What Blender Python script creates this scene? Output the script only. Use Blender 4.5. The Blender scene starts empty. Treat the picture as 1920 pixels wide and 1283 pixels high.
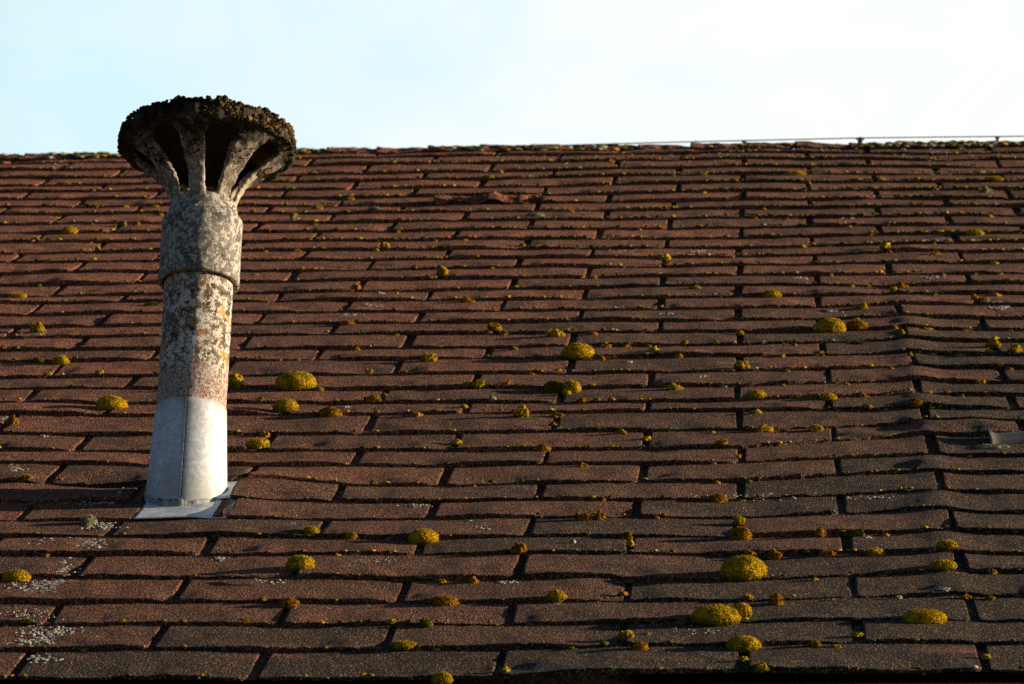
import bpy, bmesh, math, random
import numpy as np
from mathutils import Matrix, Vector
random.seed(7); rng = np.random.default_rng(7)
C = bpy.context.scene.collection
SC = bpy.context.scene

# ------------------------------------------------------------------ camera, sky, sun, exposure
BETA = math.radians(33.0)                      # pitch of the roof
RP = Matrix.Rotation(BETA, 4, 'X')             # roof coordinates (x along course, y up the slope, z off it) -> world
F_PX = 7500.0                                  # focal length in pixels of the 1920 px wide photograph
RC = np.array([[0.99816305, 0.05714711, -0.02011783], [-0.00974586, -0.17627945, -0.98429191], [-0.0597958, 0.98267989, -0.17539869]])
CAM = np.array([0.02279994, -5.28915906, 1.40496325])
cam = bpy.data.objects.new('camera', bpy.data.cameras.new('camera')); C.objects.link(cam)
cam.data.lens = F_PX * 36 / 1920; cam.data.sensor_width = 36; cam.data.clip_start = .1; cam.data.clip_end = 5000
m = Matrix.Identity(4)
for i in range(3):
    m[i][0] = RC[0, i]; m[i][1] = -RC[1, i]; m[i][2] = -RC[2, i]; m[i][3] = CAM[i]
cam.matrix_world = RP @ m
cam.data.dof.use_dof = True; cam.data.dof.focus_distance = 6.35; cam.data.dof.aperture_fstop = 17
SC.camera = cam

SUN_EL = math.radians(12.0); SUN_AZ = math.radians(85.5)       # low sun, square to the view, clockwise from +Y
w = bpy.data.worlds.new('World'); SC.world = w; w.use_nodes = True
nt = w.node_tree; N = nt.nodes; L = nt.links; N.clear()
def wn(t, **k):
    n = N.new(t)
    for a, b in k.items(): setattr(n, a, b)
    return n
out = wn('ShaderNodeOutputWorld'); bg = wn('ShaderNodeBackground'); sky = wn('ShaderNodeTexSky')
sky.sky_type = 'NISHITA'; sky.sun_disc = False; sky.sun_elevation = SUN_EL; sky.sun_rotation = SUN_AZ; sky.air_density = .45; sky.dust_density = .4
bg.inputs['Strength'].default_value = 0.05
tc = wn('ShaderNodeTexCoord')
# a bright bank of thin cloud low over the far side of the roof
dirv = Vector((math.sin(math.radians(9)) * math.cos(math.radians(26)), math.cos(math.radians(9)) * math.cos(math.radians(26)), math.sin(math.radians(26))))
dot = wn('ShaderNodeVectorMath', operation='DOT_PRODUCT'); dot.inputs[1].default_value = dirv
L.new(tc.outputs['Generated'], dot.inputs[0])
dot2 = wn('ShaderNodeVectorMath', operation='DOT_PRODUCT'); dot2.inputs[1].default_value = Vector((math.sin(math.radians(1)) * math.cos(math.radians(25)), math.cos(math.radians(1)) * math.cos(math.radians(25)), math.sin(math.radians(25)))); L.new(tc.outputs['Generated'], dot2.inputs[0])
bank = wn('ShaderNodeMapRange', interpolation_type='SMOOTHSTEP'); bank.inputs[1].default_value = math.cos(math.radians(17.5)); bank.inputs[2].default_value = math.cos(math.radians(10.8)); bank.inputs[3].default_value = 0; bank.inputs[4].default_value = 1
L.new(dot2.outputs['Value'], bank.inputs[0])
edge = wn('ShaderNodeMapRange', interpolation_type='SMOOTHSTEP'); edge.inputs[1].default_value = math.cos(math.radians(17.5)); edge.inputs[2].default_value = math.cos(math.radians(7.5)); edge.inputs[3].default_value = 0; edge.inputs[4].default_value = 1
L.new(dot.outputs['Value'], edge.inputs[0])
mp = wn('ShaderNodeMapping'); mp.inputs['Scale'].default_value = (9, 9, 16); L.new(tc.outputs['Generated'], mp.inputs[0])
no = wn('ShaderNodeTexNoise'); no.inputs['Scale'].default_value = 1.3; no.inputs['Detail'].default_value = 5; no.inputs['Roughness'].default_value = .5; no.inputs['Distortion'].default_value = 1.2
L.new(mp.outputs[0], no.inputs['Vector'])
nr = wn('ShaderNodeMapRange'); nr.inputs[1].default_value = .32; nr.inputs[2].default_value = .68; nr.inputs[3].default_value = -.38; nr.inputs[4].default_value = .26; L.new(no.outputs['Fac'], nr.inputs[0])
ad = wn('ShaderNodeMath', operation='ADD', use_clamp=True); L.new(nr.outputs[0], ad.inputs[0]); L.new(edge.outputs[0], ad.inputs[1])
ad2 = wn('ShaderNodeMapRange'); ad2.inputs[1].default_value = 0; ad2.inputs[2].default_value = 1; ad2.inputs[3].default_value = .50; ad2.inputs[4].default_value = 1; L.new(ad.outputs[0], ad2.inputs[0])
cl = wn('ShaderNodeMix', data_type='RGBA'); L.new(ad.outputs[0], cl.inputs['Factor']); cl.inputs['A'].default_value = (7.7, 10.2, 10.9, 1); cl.inputs['B'].default_value = (10.9, 11.1, 10.9, 1)
mx = wn('ShaderNodeMix', data_type='RGBA'); L.new(bank.outputs[0], mx.inputs['Factor']); L.new(sky.outputs[0], mx.inputs['A']); L.new(cl.outputs['Result'], mx.inputs['B'])
L.new(mx.outputs['Result'], bg.inputs['Color']); L.new(bg.outputs[0], out.inputs[0])

sun = bpy.data.objects.new('sun', bpy.data.lights.new('sun', 'SUN')); C.objects.link(sun)
sun.data.energy = 5.0; sun.data.angle = math.radians(.5); sun.data.color = (1.0, .80, .56)
sd = Vector((math.cos(SUN_EL) * math.sin(SUN_AZ), math.cos(SUN_EL) * math.cos(SUN_AZ), math.sin(SUN_EL)))
sun.rotation_euler = sd.to_track_quat('Z', 'Y').to_euler(); sun.location = sd * 30
SC.view_settings.view_transform = 'Standard'; SC.view_settings.look = 'None'; SC.view_settings.exposure = 0.87; SC.view_settings.gamma = 1
SC.cycles.use_denoising = False

# ------------------------------------------------------------------ small numeric helpers
def ray(px, py):
    d = np.array([(px - 960) / F_PX, (py - 641.5) / F_PX, 1.0]); return RC.T @ d
def hit(px, py, z=0.003):                       # pixel -> point on the plane z = const of the roof, in roof coordinates
    d = ray(px, py); t = (z - CAM[2]) / d[2]; return CAM + d * t
def proj(P):
    c = RC @ (np.asarray(P, float) - CAM); return 960 + F_PX * c[0] / c[2], 641.5 + F_PX * c[1] / c[2], c[2]
def hsh(ix, iy, iz, seed):
    h = (ix.astype(np.int64) * 374761393 + iy.astype(np.int64) * 668265263 + iz.astype(np.int64) * 2147483647 + seed * 974711) & 0xffffffff
    h = ((h ^ (h >> 13)) * 1274126177) & 0xffffffff
    h = ((h ^ (h >> 16)) * 2246822519) & 0xffffffff
    return ((h ^ (h >> 15)) & 0xffffff) / float(0xffffff)
def vn(p, seed=0):                              # value noise, -1..1, p (n,3)
    p = np.asarray(p, float); f = np.floor(p); t = p - f; t = t * t * (3 - 2 * t); i = f.astype(np.int64); r = 0
    for a in (0, 1):
        for b in (0, 1):
            for c in (0, 1):
                wgt = (t[:, 0] if a else 1 - t[:, 0]) * (t[:, 1] if b else 1 - t[:, 1]) * (t[:, 2] if c else 1 - t[:, 2])
                r = r + wgt * hsh(i[:, 0] + a, i[:, 1] + b, i[:, 2] + c, seed)
    return r * 2 - 1
def vn2(x, y, seed=0):
    x, y = np.broadcast_arrays(np.asarray(x, float), np.asarray(y, float))
    return vn(np.stack([x.ravel(), y.ravel(), np.zeros(x.size)], 1), seed).reshape(x.shape)
def fbm(p, seed=0, o=4):
    r = 0; a = 1; s = 0
    for k in range(o): r = r + a * vn(p * 2 ** k, seed + k * 17); s += a; a *= .5
    return r / s
def worley(p, seed=0):                          # distance to the nearest feature point
    i = np.floor(p).astype(np.int64); best = np.full(len(p), 9.0)
    for a in (-1, 0, 1):
        for b in (-1, 0, 1):
            for c in (-1, 0, 1):
                q = i + np.array([a, b, c])
                fx = q[:, 0] + hsh(q[:, 0], q[:, 1], q[:, 2], seed + 1); fy = q[:, 1] + hsh(q[:, 0], q[:, 1], q[:, 2], seed + 2); fz = q[:, 2] + hsh(q[:, 0], q[:, 1], q[:, 2], seed + 3)
                best = np.minimum(best, (fx - p[:, 0]) ** 2 + (fy - p[:, 1]) ** 2 + (fz - p[:, 2]) ** 2)
    return np.sqrt(best)

def mesh_obj(name, v, f, mat, parent=None, mw=None, smooth=True, attr=None):
    me = bpy.data.meshes.new(name)
    v = np.asarray(v, float)
    if isinstance(f, np.ndarray):
        n = f.shape[1]; me.vertices.add(len(v)); me.vertices.foreach_set('co', v.ravel().astype(np.float32))
        me.loops.add(f.size); me.loops.foreach_set('vertex_index', f.ravel().astype(np.int32))
        me.polygons.add(len(f)); me.polygons.foreach_set('loop_start', np.arange(0, f.size, n, dtype=np.int32)); me.polygons.foreach_set('loop_total', np.full(len(f), n, dtype=np.int32))
        me.update(calc_edges=True)
    else:
        me.from_pydata(v.tolist(), [], [list(q) for q in f]); me.update()
    me.validate()
    if smooth: me.polygons.foreach_set('use_smooth', [True] * len(me.polygons))
    if attr:
        for k, a in attr.items():
            at = me.attributes.new(k, 'FLOAT', 'POINT'); at.data.foreach_set('value', np.asarray(a, np.float32))
    me.materials.append(mat)
    o = bpy.data.objects.new(name, me); C.objects.link(o)
    if parent is not None: o.parent = parent
    if mw is not None:
        pw = Matrix.Identity(4); q = parent
        while q is not None: pw = q.matrix_basis @ pw; q = q.parent
        o.matrix_basis = pw.inverted() @ mw
    return o
def tag(o, label=None, cat=None, group=None, kind=None):
    if label: o['label'] = label
    if cat: o['category'] = cat
    if group: o['group'] = group
    if kind: o['kind'] = kind
    return o
def empty(name, mw, **k):
    o = bpy.data.objects.new(name, None); C.objects.link(o); o.matrix_basis = mw; tag(o, **k); return o
def join(parts):                                # list of (v, quads or tris) with the same face size
    vs = []; fs = []; n = 0
    for v, f in parts: vs.append(v); fs.append(f + n); n += len(v)
    return np.concatenate(vs), np.concatenate(fs)
def box(a, b):
    x0, y0, z0 = a; x1, y1, z1 = b
    v = np.array([(x0, y0, z0), (x1, y0, z0), (x1, y1, z0), (x0, y1, z0), (x0, y0, z1), (x1, y0, z1), (x1, y1, z1), (x0, y1, z1)], float)
    f = np.array([(0, 3, 2, 1), (4, 5, 6, 7), (0, 1, 5, 4), (1, 2, 6, 5), (2, 3, 7, 6), (3, 0, 4, 7)]); return v, f
def grid_faces(nx, ny, wrap=False):             # vertices indexed [ix * ny + iy]
    a = np.arange(nx if wrap else nx - 1)[:, None]; b = np.arange(ny - 1)[None, :]; a2 = (a + 1) % nx
    return np.stack([(a * ny + b), (a2 * ny + b), (a2 * ny + b + 1), (a * ny + b + 1)], -1).reshape(-1, 4)
ICO = {}
def ico(s):
    if s not in ICO:
        bm = bmesh.new(); bmesh.ops.create_icosphere(bm, subdivisions=s, radius=1)
        bm.verts.ensure_lookup_table(); ICO[s] = (np.array([v.co[:] for v in bm.verts]), np.array([[q.index for q in f.verts] for f in bm.faces])); bm.free()
    return ICO[s]

# ------------------------------------------------------------------ materials
class Mt:
    def __init__(s, name, rough=.9, spec=.25, metal=0.0):
        s.m = bpy.data.materials.new(name); s.m.use_nodes = True; s.t = s.m.node_tree; s.n = s.t.nodes; s.b = s.n['Principled BSDF']
        s.b.inputs['Roughness'].default_value = rough; s.b.inputs['Specular IOR Level'].default_value = spec; s.b.inputs['Metallic'].default_value = metal
        s.co = s.n.new('ShaderNodeTexCoord').outputs['Object']; s.bump_last = None
    def l(s, a, b): s.t.links.new(a, b)
    def mapping(s, scale=(1, 1, 1), loc=(0, 0, 0)):
        q = s.n.new('ShaderNodeMapping'); q.inputs['Scale'].default_value = scale; q.inputs['Location'].default_value = loc; s.l(s.co, q.inputs[0]); return q.outputs[0]
    def noise(s, sc, det=3, ro=.55, vec=None, dist=0):
        q = s.n.new('ShaderNodeTexNoise'); q.inputs['Scale'].default_value = sc; q.inputs['Detail'].default_value = det; q.inputs['Roughness'].default_value = ro; q.inputs['Distortion'].default_value = dist
        s.l(vec or s.co, q.inputs['Vector']); return q.outputs['Fac']
    def vor(s, sc, outp='Distance', vec=None, feat='F1'):
        q = s.n.new('ShaderNodeTexVoronoi'); q.feature = feat; q.inputs['Scale'].default_value = sc; s.l(vec or s.co, q.inputs['Vector']); return q.outputs[outp]
    def mr(s, x, a, b, c=0., d=1.):
        q = s.n.new('ShaderNodeMapRange'); s.l(x, q.inputs[0])
        for i, k in enumerate((a, b, c, d)): q.inputs[i + 1].default_value = k
        return q.outputs[0]
    def math(s, op, a, b=None):
        q = s.n.new('ShaderNodeMath'); q.operation = op
        for i, k in enumerate((a, b)):
            if k is None: continue
            if isinstance(k, (int, float)): q.inputs[i].default_value = k
            else: s.l(k, q.inputs[i])
        return q.outputs[0]
    def mix(s, f, a, b, bt='MIX'):
        q = s.n.new('ShaderNodeMix'); q.data_type = 'RGBA'; q.blend_type = bt
        for k, i in ((f, 'Factor'), (a, 'A'), (b, 'B')):
            if isinstance(k, (int, float)): q.inputs[i].default_value = k
            elif isinstance(k, tuple): q.inputs[i].default_value = (*k, 1)
            else: s.l(k, q.inputs[i])
        return q.outputs['Result']
    def attr(s, name):
        q = s.n.new('ShaderNodeAttribute'); q.attribute_name = name; return q.outputs['Fac']
    def xyz(s, i):
        q = s.n.new('ShaderNodeSeparateXYZ'); s.l(s.co, q.inputs[0]); return q.outputs[i]
    def bump(s, h, dist, st=1.0):
        q = s.n.new('ShaderNodeBump'); q.inputs['Distance'].default_value = dist; q.inputs['Strength'].default_value = st; s.l(h, q.inputs['Height'])
        if s.bump_last is not None: s.l(s.bump_last, q.inputs['Normal'])
        s.bump_last = q.outputs[0]; s.l(q.outputs[0], s.b.inputs['Normal'])
    def col(s, c):
        if isinstance(c, tuple): s.b.inputs['Base Color'].default_value = (*c, 1)
        else: s.l(c, s.b.inputs['Base Color'])
        return s.m

def shingle_mat(name='shingle_granules', red=0.0):
    M = Mt(name, rough=.85, spec=.35)
    y = M.xyz(1); x = M.xyz(0)
    # base tone: redder up and to the chimney side, darker brown lower down
    tone = M.math('ADD', M.mr(y, -.3, 4.0, .04, .72), M.mr(x, -1.6, .9, .40, -.30))
    tone = M.math('ADD', tone, M.mr(M.noise(1.7, 4, .6), .3, .7, -.22, .18))
    tone = M.math('ADD', tone, M.mr(M.attr('tab'), 0, 1, -.26, .20))
    if red: tone = M.math('ADD', tone, red)
    tone = M.mr(tone, 0, 1)
    base = M.mix(tone, (.034, .0190, .0082), (.37, .118, .056))
    streak = M.noise(6, 4, .6, vec=M.mapping((5, 22, 5)))
    base = M.mix(M.mr(streak, .42, .66, 0, .75), base, (.030, .018, .012))
    red_p = M.noise(5, 3, .5, vec=M.mapping((1, 2.4, 1), (3, 1, 0)))
    base = M.mix(M.mr(red_p, .60, .72, 0, .6), base, (.27, .085, .06))
    # granules
    g = M.vor(370, 'Color'); gs = M.n.new('ShaderNodeSeparateColor'); M.l(g, gs.inputs[0])
    base = M.mix(1.0, base, M.mix(M.math('POWER', gs.outputs[0], 2.0), (.30, .30, .30), (2.6, 2.5, 2.3)), 'MULTIPLY')
    base = M.mix(M.mr(gs.outputs[1], .86, .90, 0, .75), base, (.44, .27, .14))
    base = M.mix(M.mr(gs.outputs[1], .12, .06, 0, .8), base, (.022, .018, .017))
    # greenish and ochre algae film in patches
    al = M.math('MULTIPLY', M.mr(M.noise(7, 5, .65), .56, .70), M.mr(gs.outputs[2], .3, .8))
    base = M.mix(M.math('MULTIPLY', al, .5), base, (.17, .125, .035))
    oc = M.math('MULTIPLY', M.mr(M.noise(3.1, 4, .6, vec=M.mapping(loc=(5, 2, 1))), .60, .70), M.mr(M.vor(230), .30, .16))
    base = M.mix(M.math('MULTIPLY', oc, .8), base, (.34, .19, .03))
    pl = M.math('MULTIPLY', M.mr(M.noise(2.6, 4, .6, vec=M.mapping(loc=(1, 7, 3))), .50, .66), M.mr(M.noise(95, 3, .6), .685, .72))
    base = M.mix(pl, base, (.50, .49, .45))
    M.bump(M.noise(45, 3, .6), .004, .45)
    M.bump(M.vor(370), .0060, 1.0)
    M.bump(M.noise(1100, 2, .6), .0009, .6)
    return M.col(base)
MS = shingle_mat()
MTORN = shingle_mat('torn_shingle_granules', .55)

def moss_mat(name, a, b, tip):
    M = Mt(name, rough=.95, spec=.08)
    t = M.attr('tuft'); c = M.mix(M.mr(M.noise(55, 3, .6), .35, .65), a, b)
    c = M.mix(M.mr(t, .45, .95), c, tip); c = M.mix(M.mr(t, .42, .12, 0, .85), c, tuple(q * .6 for q in a)); c = M.mix(M.mr(M.vor(700), 0, .6, 0, .25), c, tuple(q * .35 for q in a))
    if name in ('moss_yellow', 'moss_olive'): c = M.mix(M.mr(M.math('ADD', M.xyz(2), M.mr(M.noise(90, 3), 0, 1, -.004, .004)), .010, .0, 0, .6), c, (.075, .085, .010))
    M.bump(M.vor(620), .0012, .9); M.bump(M.noise(1300, 2), .0006, .6)
    M.b.inputs['Subsurface Weight'].default_value = 0
    return M.col(c)
MOSS = {'y': moss_mat('moss_yellow', (.22, .17, .010), (.70, .42, .012), (.88, .56, .022)),
        'o': moss_mat('moss_ochre', (.09, .050, .008), (.44, .20, .012), (.62, .31, .018)),
        'g': moss_mat('moss_olive', (.045, .055, .010), (.15, .14, .014), (.24, .21, .02)),
        'p': moss_mat('moss_pale', (.16, .16, .06), (.42, .40, .22), (.50, .47, .33))}
def lichen_mat():
    M = Mt('lichen_white', .95, .1); M.bump(M.noise(400, 3), .001, .8)
    return M.col(M.mix(M.mr(M.noise(160, 3), .35, .65), (.22, .21, .18), (.50, .48, .42)))
MLICH = lichen_mat()

def cement_mat(name, kind):
    M = Mt(name, rough=.92, spec=.2)
    z = M.xyz(2)
    n1 = M.noise(26, 5, .62); n2 = M.noise(70, 5, .65, vec=M.mapping((1, 1, .8), (2, 4, 1)))
    blot = M.noise(95, 8, .78, vec=M.mapping((1, 1, .9), (7, 3, 9)), dist=.25)
    if kind == 'pipe':
        c = M.mix(M.mr(n1, .38, .62), (.055, .046, .033), (.24, .195, .135))
        c = M.mix(M.mr(n2, .53, .60, 0, .9), c, (.095, .038, .020))
        c = M.mix(M.mr(blot, .505, .53, 0, .95), c, (.66, .62, .54))
        c = M.mix(M.mr(M.noise(20, 4, .6, vec=M.mapping(loc=(1, 1, 5))), .57, .63, 0, .9), c, (.52, .27, .06))
        # pale sandy collar of mortar above the metal sleeve
        band = M.mr(M.math('ADD', z, M.mr(M.noise(14, 3), 0, 1, -.02, .02)), BAND_TOP + .006, BAND_TOP - .006)
        sandy = M.mix(M.mr(M.noise(240, 3, .6), .46, .54), (.55, .47, .41), (.26, .13, .095))
        sandy = M.mix(M.mr(M.noise(30, 3), .38, .52), (.42, .38, .34), sandy)
        c = M.mix(M.math('MULTIPLY', band, .85), c, sandy)
    elif kind == 'socket':
        c = M.mix(M.mr(n1, .35, .65), (.085, .082, .075), (.24, .225, .19))
        c = M.mix(M.mr(blot, .50, .54, 0, .85), c, (.56, .52, .44))
        c = M.mix(M.mr(n2, .60, .68, 0, .8), c, (.05, .045, .04))
    else:
        c = M.mix(M.mr(n1, .35, .65), (.13, .105, .075), (.44, .36, .26))
        c = M.mix(M.mr(blot, .51, .57, 0, .7), c, (.66, .57, .44))
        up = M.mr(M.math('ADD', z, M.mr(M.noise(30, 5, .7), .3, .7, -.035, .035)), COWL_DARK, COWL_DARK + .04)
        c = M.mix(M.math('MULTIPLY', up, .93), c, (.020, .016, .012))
    sp = M.vor(900, 'Color'); q = M.n.new('ShaderNodeSeparateColor'); M.l(sp, q.inputs[0])
    c = M.mix(1.0, c, M.mix(q.outputs[0], (.62, .62, .62), (1.3, 1.3, 1.3)), 'MULTIPLY')
    M.bump(n1, .004, .6); M.bump(blot, .0025, .7); M.bump(M.noise(380, 4, .65), .0016, .9)
    return M.col(c)

def metal_mat(name, tint=(.62, .64, .65), ro=.5):
    M = Mt(name, rough=ro, spec=.3, metal=.12)
    v = M.vor(75, 'Color', vec=M.mapping((1, 1, .6))); q = M.n.new('ShaderNodeSeparateColor'); M.l(v, q.inputs[0])
    a = M.mix(M.mr(M.noise(60, 4, .6, dist=1.2), .40, .60), tuple(t * .72 for t in tint), tint)
    a = M.mix(M.math('MULTIPLY', q.outputs[0], .22), a, tuple(t * .55 for t in tint))
    a = M.mix(M.mr(M.noise(9, 4, .7, vec=M.mapping((2, 2, .5))), .58, .75, 0, .4), a, (.40, .36, .28))
    M.bump(M.noise(10, 2), .004, .25); M.bump(M.noise(120, 3), .0006, .4)
    return M.col(a)
def plain_mat(name, a, b, sc, ro=.85, bd=.002):
    M = Mt(name, ro, .2); M.bump(M.noise(sc * 3, 4), bd, .6); return M.col(M.mix(M.mr(M.noise(sc, 5, .6), .35, .65), a, b))
MWOOD = plain_mat('dark_stained_timber', (.012, .008, .006), (.030, .018, .011), 30)
MWALL = plain_mat('rough_render', (.30, .27, .23), (.38, .35, .30), 9)
MGRASS = plain_mat('lawn', (.035, .055, .018), (.07, .085, .03), 3, bd=.03)
MWIRE = plain_mat('weathered_wire', (.16, .17, .15), (.24, .25, .22), 60, .6, .0005)
MSEAL = plain_mat('dried_sealant', (.10, .10, .09), (.45, .45, .42), 90, .8, .002)
MTWIG = plain_mat('dry_twig', (.16, .11, .05), (.24, .17, .08), 90)

# ------------------------------------------------------------------ the courses of shingles, as laid (measured unevenness and all)
W = .333; TBT = [.0074 - .0022 * k / 38 for k in range(39)]
EX = [26, 700, 1390, 1706, 1910]
E = np.array([(303,317,332,347,359,374,388,402,421,437,454,474.5,490,510.5,532,552,564,586,610,630,654,674.6,704,726,754,775,810,841,864,901,935,972,1003,1039,1082,1125.5,1165.5,1213,1267),
(295,309,324.5,337,352,368,382,396.6,415,433,451,469,488,506,524.7,545,561.5,583,605,626,653,673,701,727,752,772,808,839,869,906,937,970,1007,1037,1083,1127,1167,1213,1265),
(286,298,312,325,340,357,373,388,405,423,442,460,477,495,515,535,557,578,600,621.7,646.7,667,695,723,750,768,803,835,863,897,930,963,1000,1033,1082,1122,1163,1208,1260),
(286.5,298,312,326,341,356,372,387.6,405,422,438.5,456.5,473,492,512,532,549,569,591,613,635,660,685,711,737,763,790,815,851,883,919,952,993.5,1033,1071,1113,1159,1203,1258),
(285,297,312,325,340,355,373,386,403,421,436,453,471,489,510,530,548,569,592,614.5,636,663,687,713.6,737.5,764.5,789,815,853,885,921.5,959,995,1034,1068,1112,1160,1203,1257)])
SL = [(.5,-5.5,123.5,310),(1.5,-5,221,324.5),(2.5,-5.5,85,339),(3.5,-5,190,350),(4.5,-5.5,49,366.5),(5.5,-5,150.5,380.6),(6.5,-5.5,11.6,395),(7.5,-5,112,411.5),(9.5,-5,74.6,447),(10.5,-4.5,188,464),(11.5,-5,33,483),(12.5,-4.5,149,501.5),(14.5,-4.5,110.6,541),(15.5,-4,231.5,558),(16.5,-4.5,68,576),(17.5,-4,198,594),(18.5,-4.5,22,622),(19.5,-4,153,642),(21.5,-4,108,690),(23.5,-4,59,740),(25.5,-4,9,795.5),(26.5,-3.5,157,826),(28.5,-3.5,105.5,883),(30.5,-3.5,49,956),(31.5,-3,211,990.5),(33.5,-3,157,1061),(35.5,-3,101.6,1147),(37.5,-3,42.4,1236),
(.5,-2.5,814.6,301),(.5,-3.5,584.6,303.4),(1.5,-3,686.8,317.6),(2.5,-2.5,796,328),(3.5,-3,665,344.6),(4.5,-2.5,777,358.7),(6.5,-2.5,753.6,388),(7.5,-3,620.6,406),(8.5,-2.5,735.6,424),(9.5,-3,595,441),(12.5,-2.5,695.7,496),(14.5,-2.5,677.7,533.7),(15.5,-2,803.8,553),(16.5,-2.5,650.7,572),(17.5,-2,788,590),(18.5,-2.5,626,617),(19.5,-2,766.5,640),(20.5,-2.5,599,663),(21.5,-2,746,687.5),(23.5,-2,720,739),(25.5,-2,693,790),(27.5,-2,668.7,853),(29.5,-2,640,914),
(29.5,-1,1011.7,920),(30.5,-1.5,810,955),(30.5,-.5,1193,951.7),(31.5,-1,993,988),(33.5,-1,975,1063),(34.5,-1.5,755,1106.7),(34.5,-.5,1176.7,1103),(35.5,-1,958,1146.7),(36.5,-1.5,728,1190),(36.5,-.5,1168,1186.7),(37.5,-1,936.7,1240),(37.5,-2,483,1243),
(.5,1.5,1745.6,291.7),(1.5,2,1871.6,306.6),(2.5,1.5,1754.6,319),(3.5,2,1879,332),(4.5,1.5,1762,347.8),(5.5,2,1891,364.5),(6.5,1.5,1774,379),(7.5,2,1906,395),(8.5,1.5,1779,414.6),(10.5,1.5,1792,448),(12.5,1.5,1802,481.5),(14.5,1.5,1815,520),(17.5,1,1685,580.6),(18.5,1.5,1844.6,603.7),(19.5,1,1694,623),(20.5,1.5,1864,651),(21.5,1,1712,672),(22.5,1.5,1879,699),(23.5,1,1718.6,723),(24.5,1.5,1897,750),(25.5,1,1734,777),(27.5,1,1745.6,832.7),(29.5,1,1761,899.6),(31.5,1,1784,973),(33.5,1,1799.6,1050),(35.5,1,1822.8,1139),(37.5,1,1843,1233),
(1.5,0,1395,305),(3.5,0,1393,333),(5.5,0,1394,365),(9.5,0,1389,432),(13.5,0,1386,505),(19.5,0,1386,634),(21.5,0,1386,680),(25.5,0,1386,785),(29.5,0,1387,914),(37.5,0,1395,1238),
(.5,.5,1512,290),(4.5,.5,1515,346),(8.5,.5,1518,415),(20.5,.5,1541.7,653),(22.5,.5,1552,707),(24.5,.5,1553,757),(26.5,.5,1563,817),(28.5,.5,1570,877),(30.5,.5,1576.7,943),(32.5,.5,1586.7,1017),(34.5,.5,1600,1100),(36.5,.5,1608,1183)]
EP = np.array([[hit(EX[j], E[j][k], .0045) for k in range(39)] for j in range(5)])     # (5, 39, 3)
def edgeY(k, X):                                # where the butt of course k lies, up the slope
    X = np.asarray(X, float)
    if k < 0: return edgeY(0, X) + .142 * -k
    return np.interp(X, EP[:, k, 0], EP[:, k, 1]) + .0018 * vn2(X * 5, k * 3.7 + 0 * X, 5)
SLX = [(a, b, hit(px, py)[0] - b * W) for a, b, px, py in SL]
def slotX(m_, i):
    best = [d for a, b, d in SLX if abs(a - m_) < .1 and abs(b - i) < .1]
    if best: return i * W + best[0]
    ws = s = 0
    for a, b, d in SLX:
        q = ((a - m_) / 3.0) ** 2 + (b - i) ** 2; k = math.exp(-q); ws += k; s += k * d
    return i * W + (s / ws if ws > 1e-6 else 0) + rng.normal(0, .003)
CAPE = [297, 288, 281.5, 276.5, 274]
CP = np.array([hit(x, y, .006) for x, y in zip(EX, CAPE)])
def capY(X): return np.interp(X, CP[:, 0], CP[:, 1])
def ridgeY(X): return capY(X) + .105
BUMPS = []
for px, py, sx, sy, a in [(500, 905, .10, .10, .012), (445, 925, .05, .10, .006), (1800, 800, .10, .045, .012), (1660, 800, .05, .05, -.005), (1100, 1095, .05, .06, .005), (1190, 1090, .03, .05, -.003),
                          (180, 900, .10, .05, -.006), (60, 895, .08, .05, .005), (30, 765, .12, .05, .005), (160, 790, .15, .06, -.004), (620, 1075, .1, .05, .004), (420, 1010, .05, .05, .004), (1160, 1060, .06, .05, .004),
                          (1700, 470, .10, .08, .006), (920, 372, .12, .10, .006)]:
    h = hit(px, py); BUMPS.append((h[0], h[1], sx, sy, a))
cr0 = hit(1700, 600); cr1 = hit(1765, 975)
def z0(X, Y):                                   # the sag and swell of the boarding under the shingles
    z = .0030 * vn2(X * 1.9, Y * 1.3, 1) + .0020 * vn2(X * 6.1, Y * 4.0, 2)
    for bx, by, sx, sy, a in BUMPS: z = z + a * np.exp(-((X - bx) / sx) ** 2 - ((Y - by) / sy) ** 2)
    t = (Y - cr0[1]) / (cr1[1] - cr0[1]); cx = cr0[0] + (cr1[0] - cr0[0]) * t
    on = np.clip(np.minimum(t + .25, 1.45 - t) * 4, 0, 1)
    z = z + on * .0046 * np.exp(-((X - cx) / .034) ** 2)
    return z
XL, XR = -3.35, 2.25
# seat of the vent pipe
P0 = hit(349, 930, 0.0)
PLX0 = hit(250, 970)[0]; PLX1 = hit(407, 970)[0]

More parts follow.
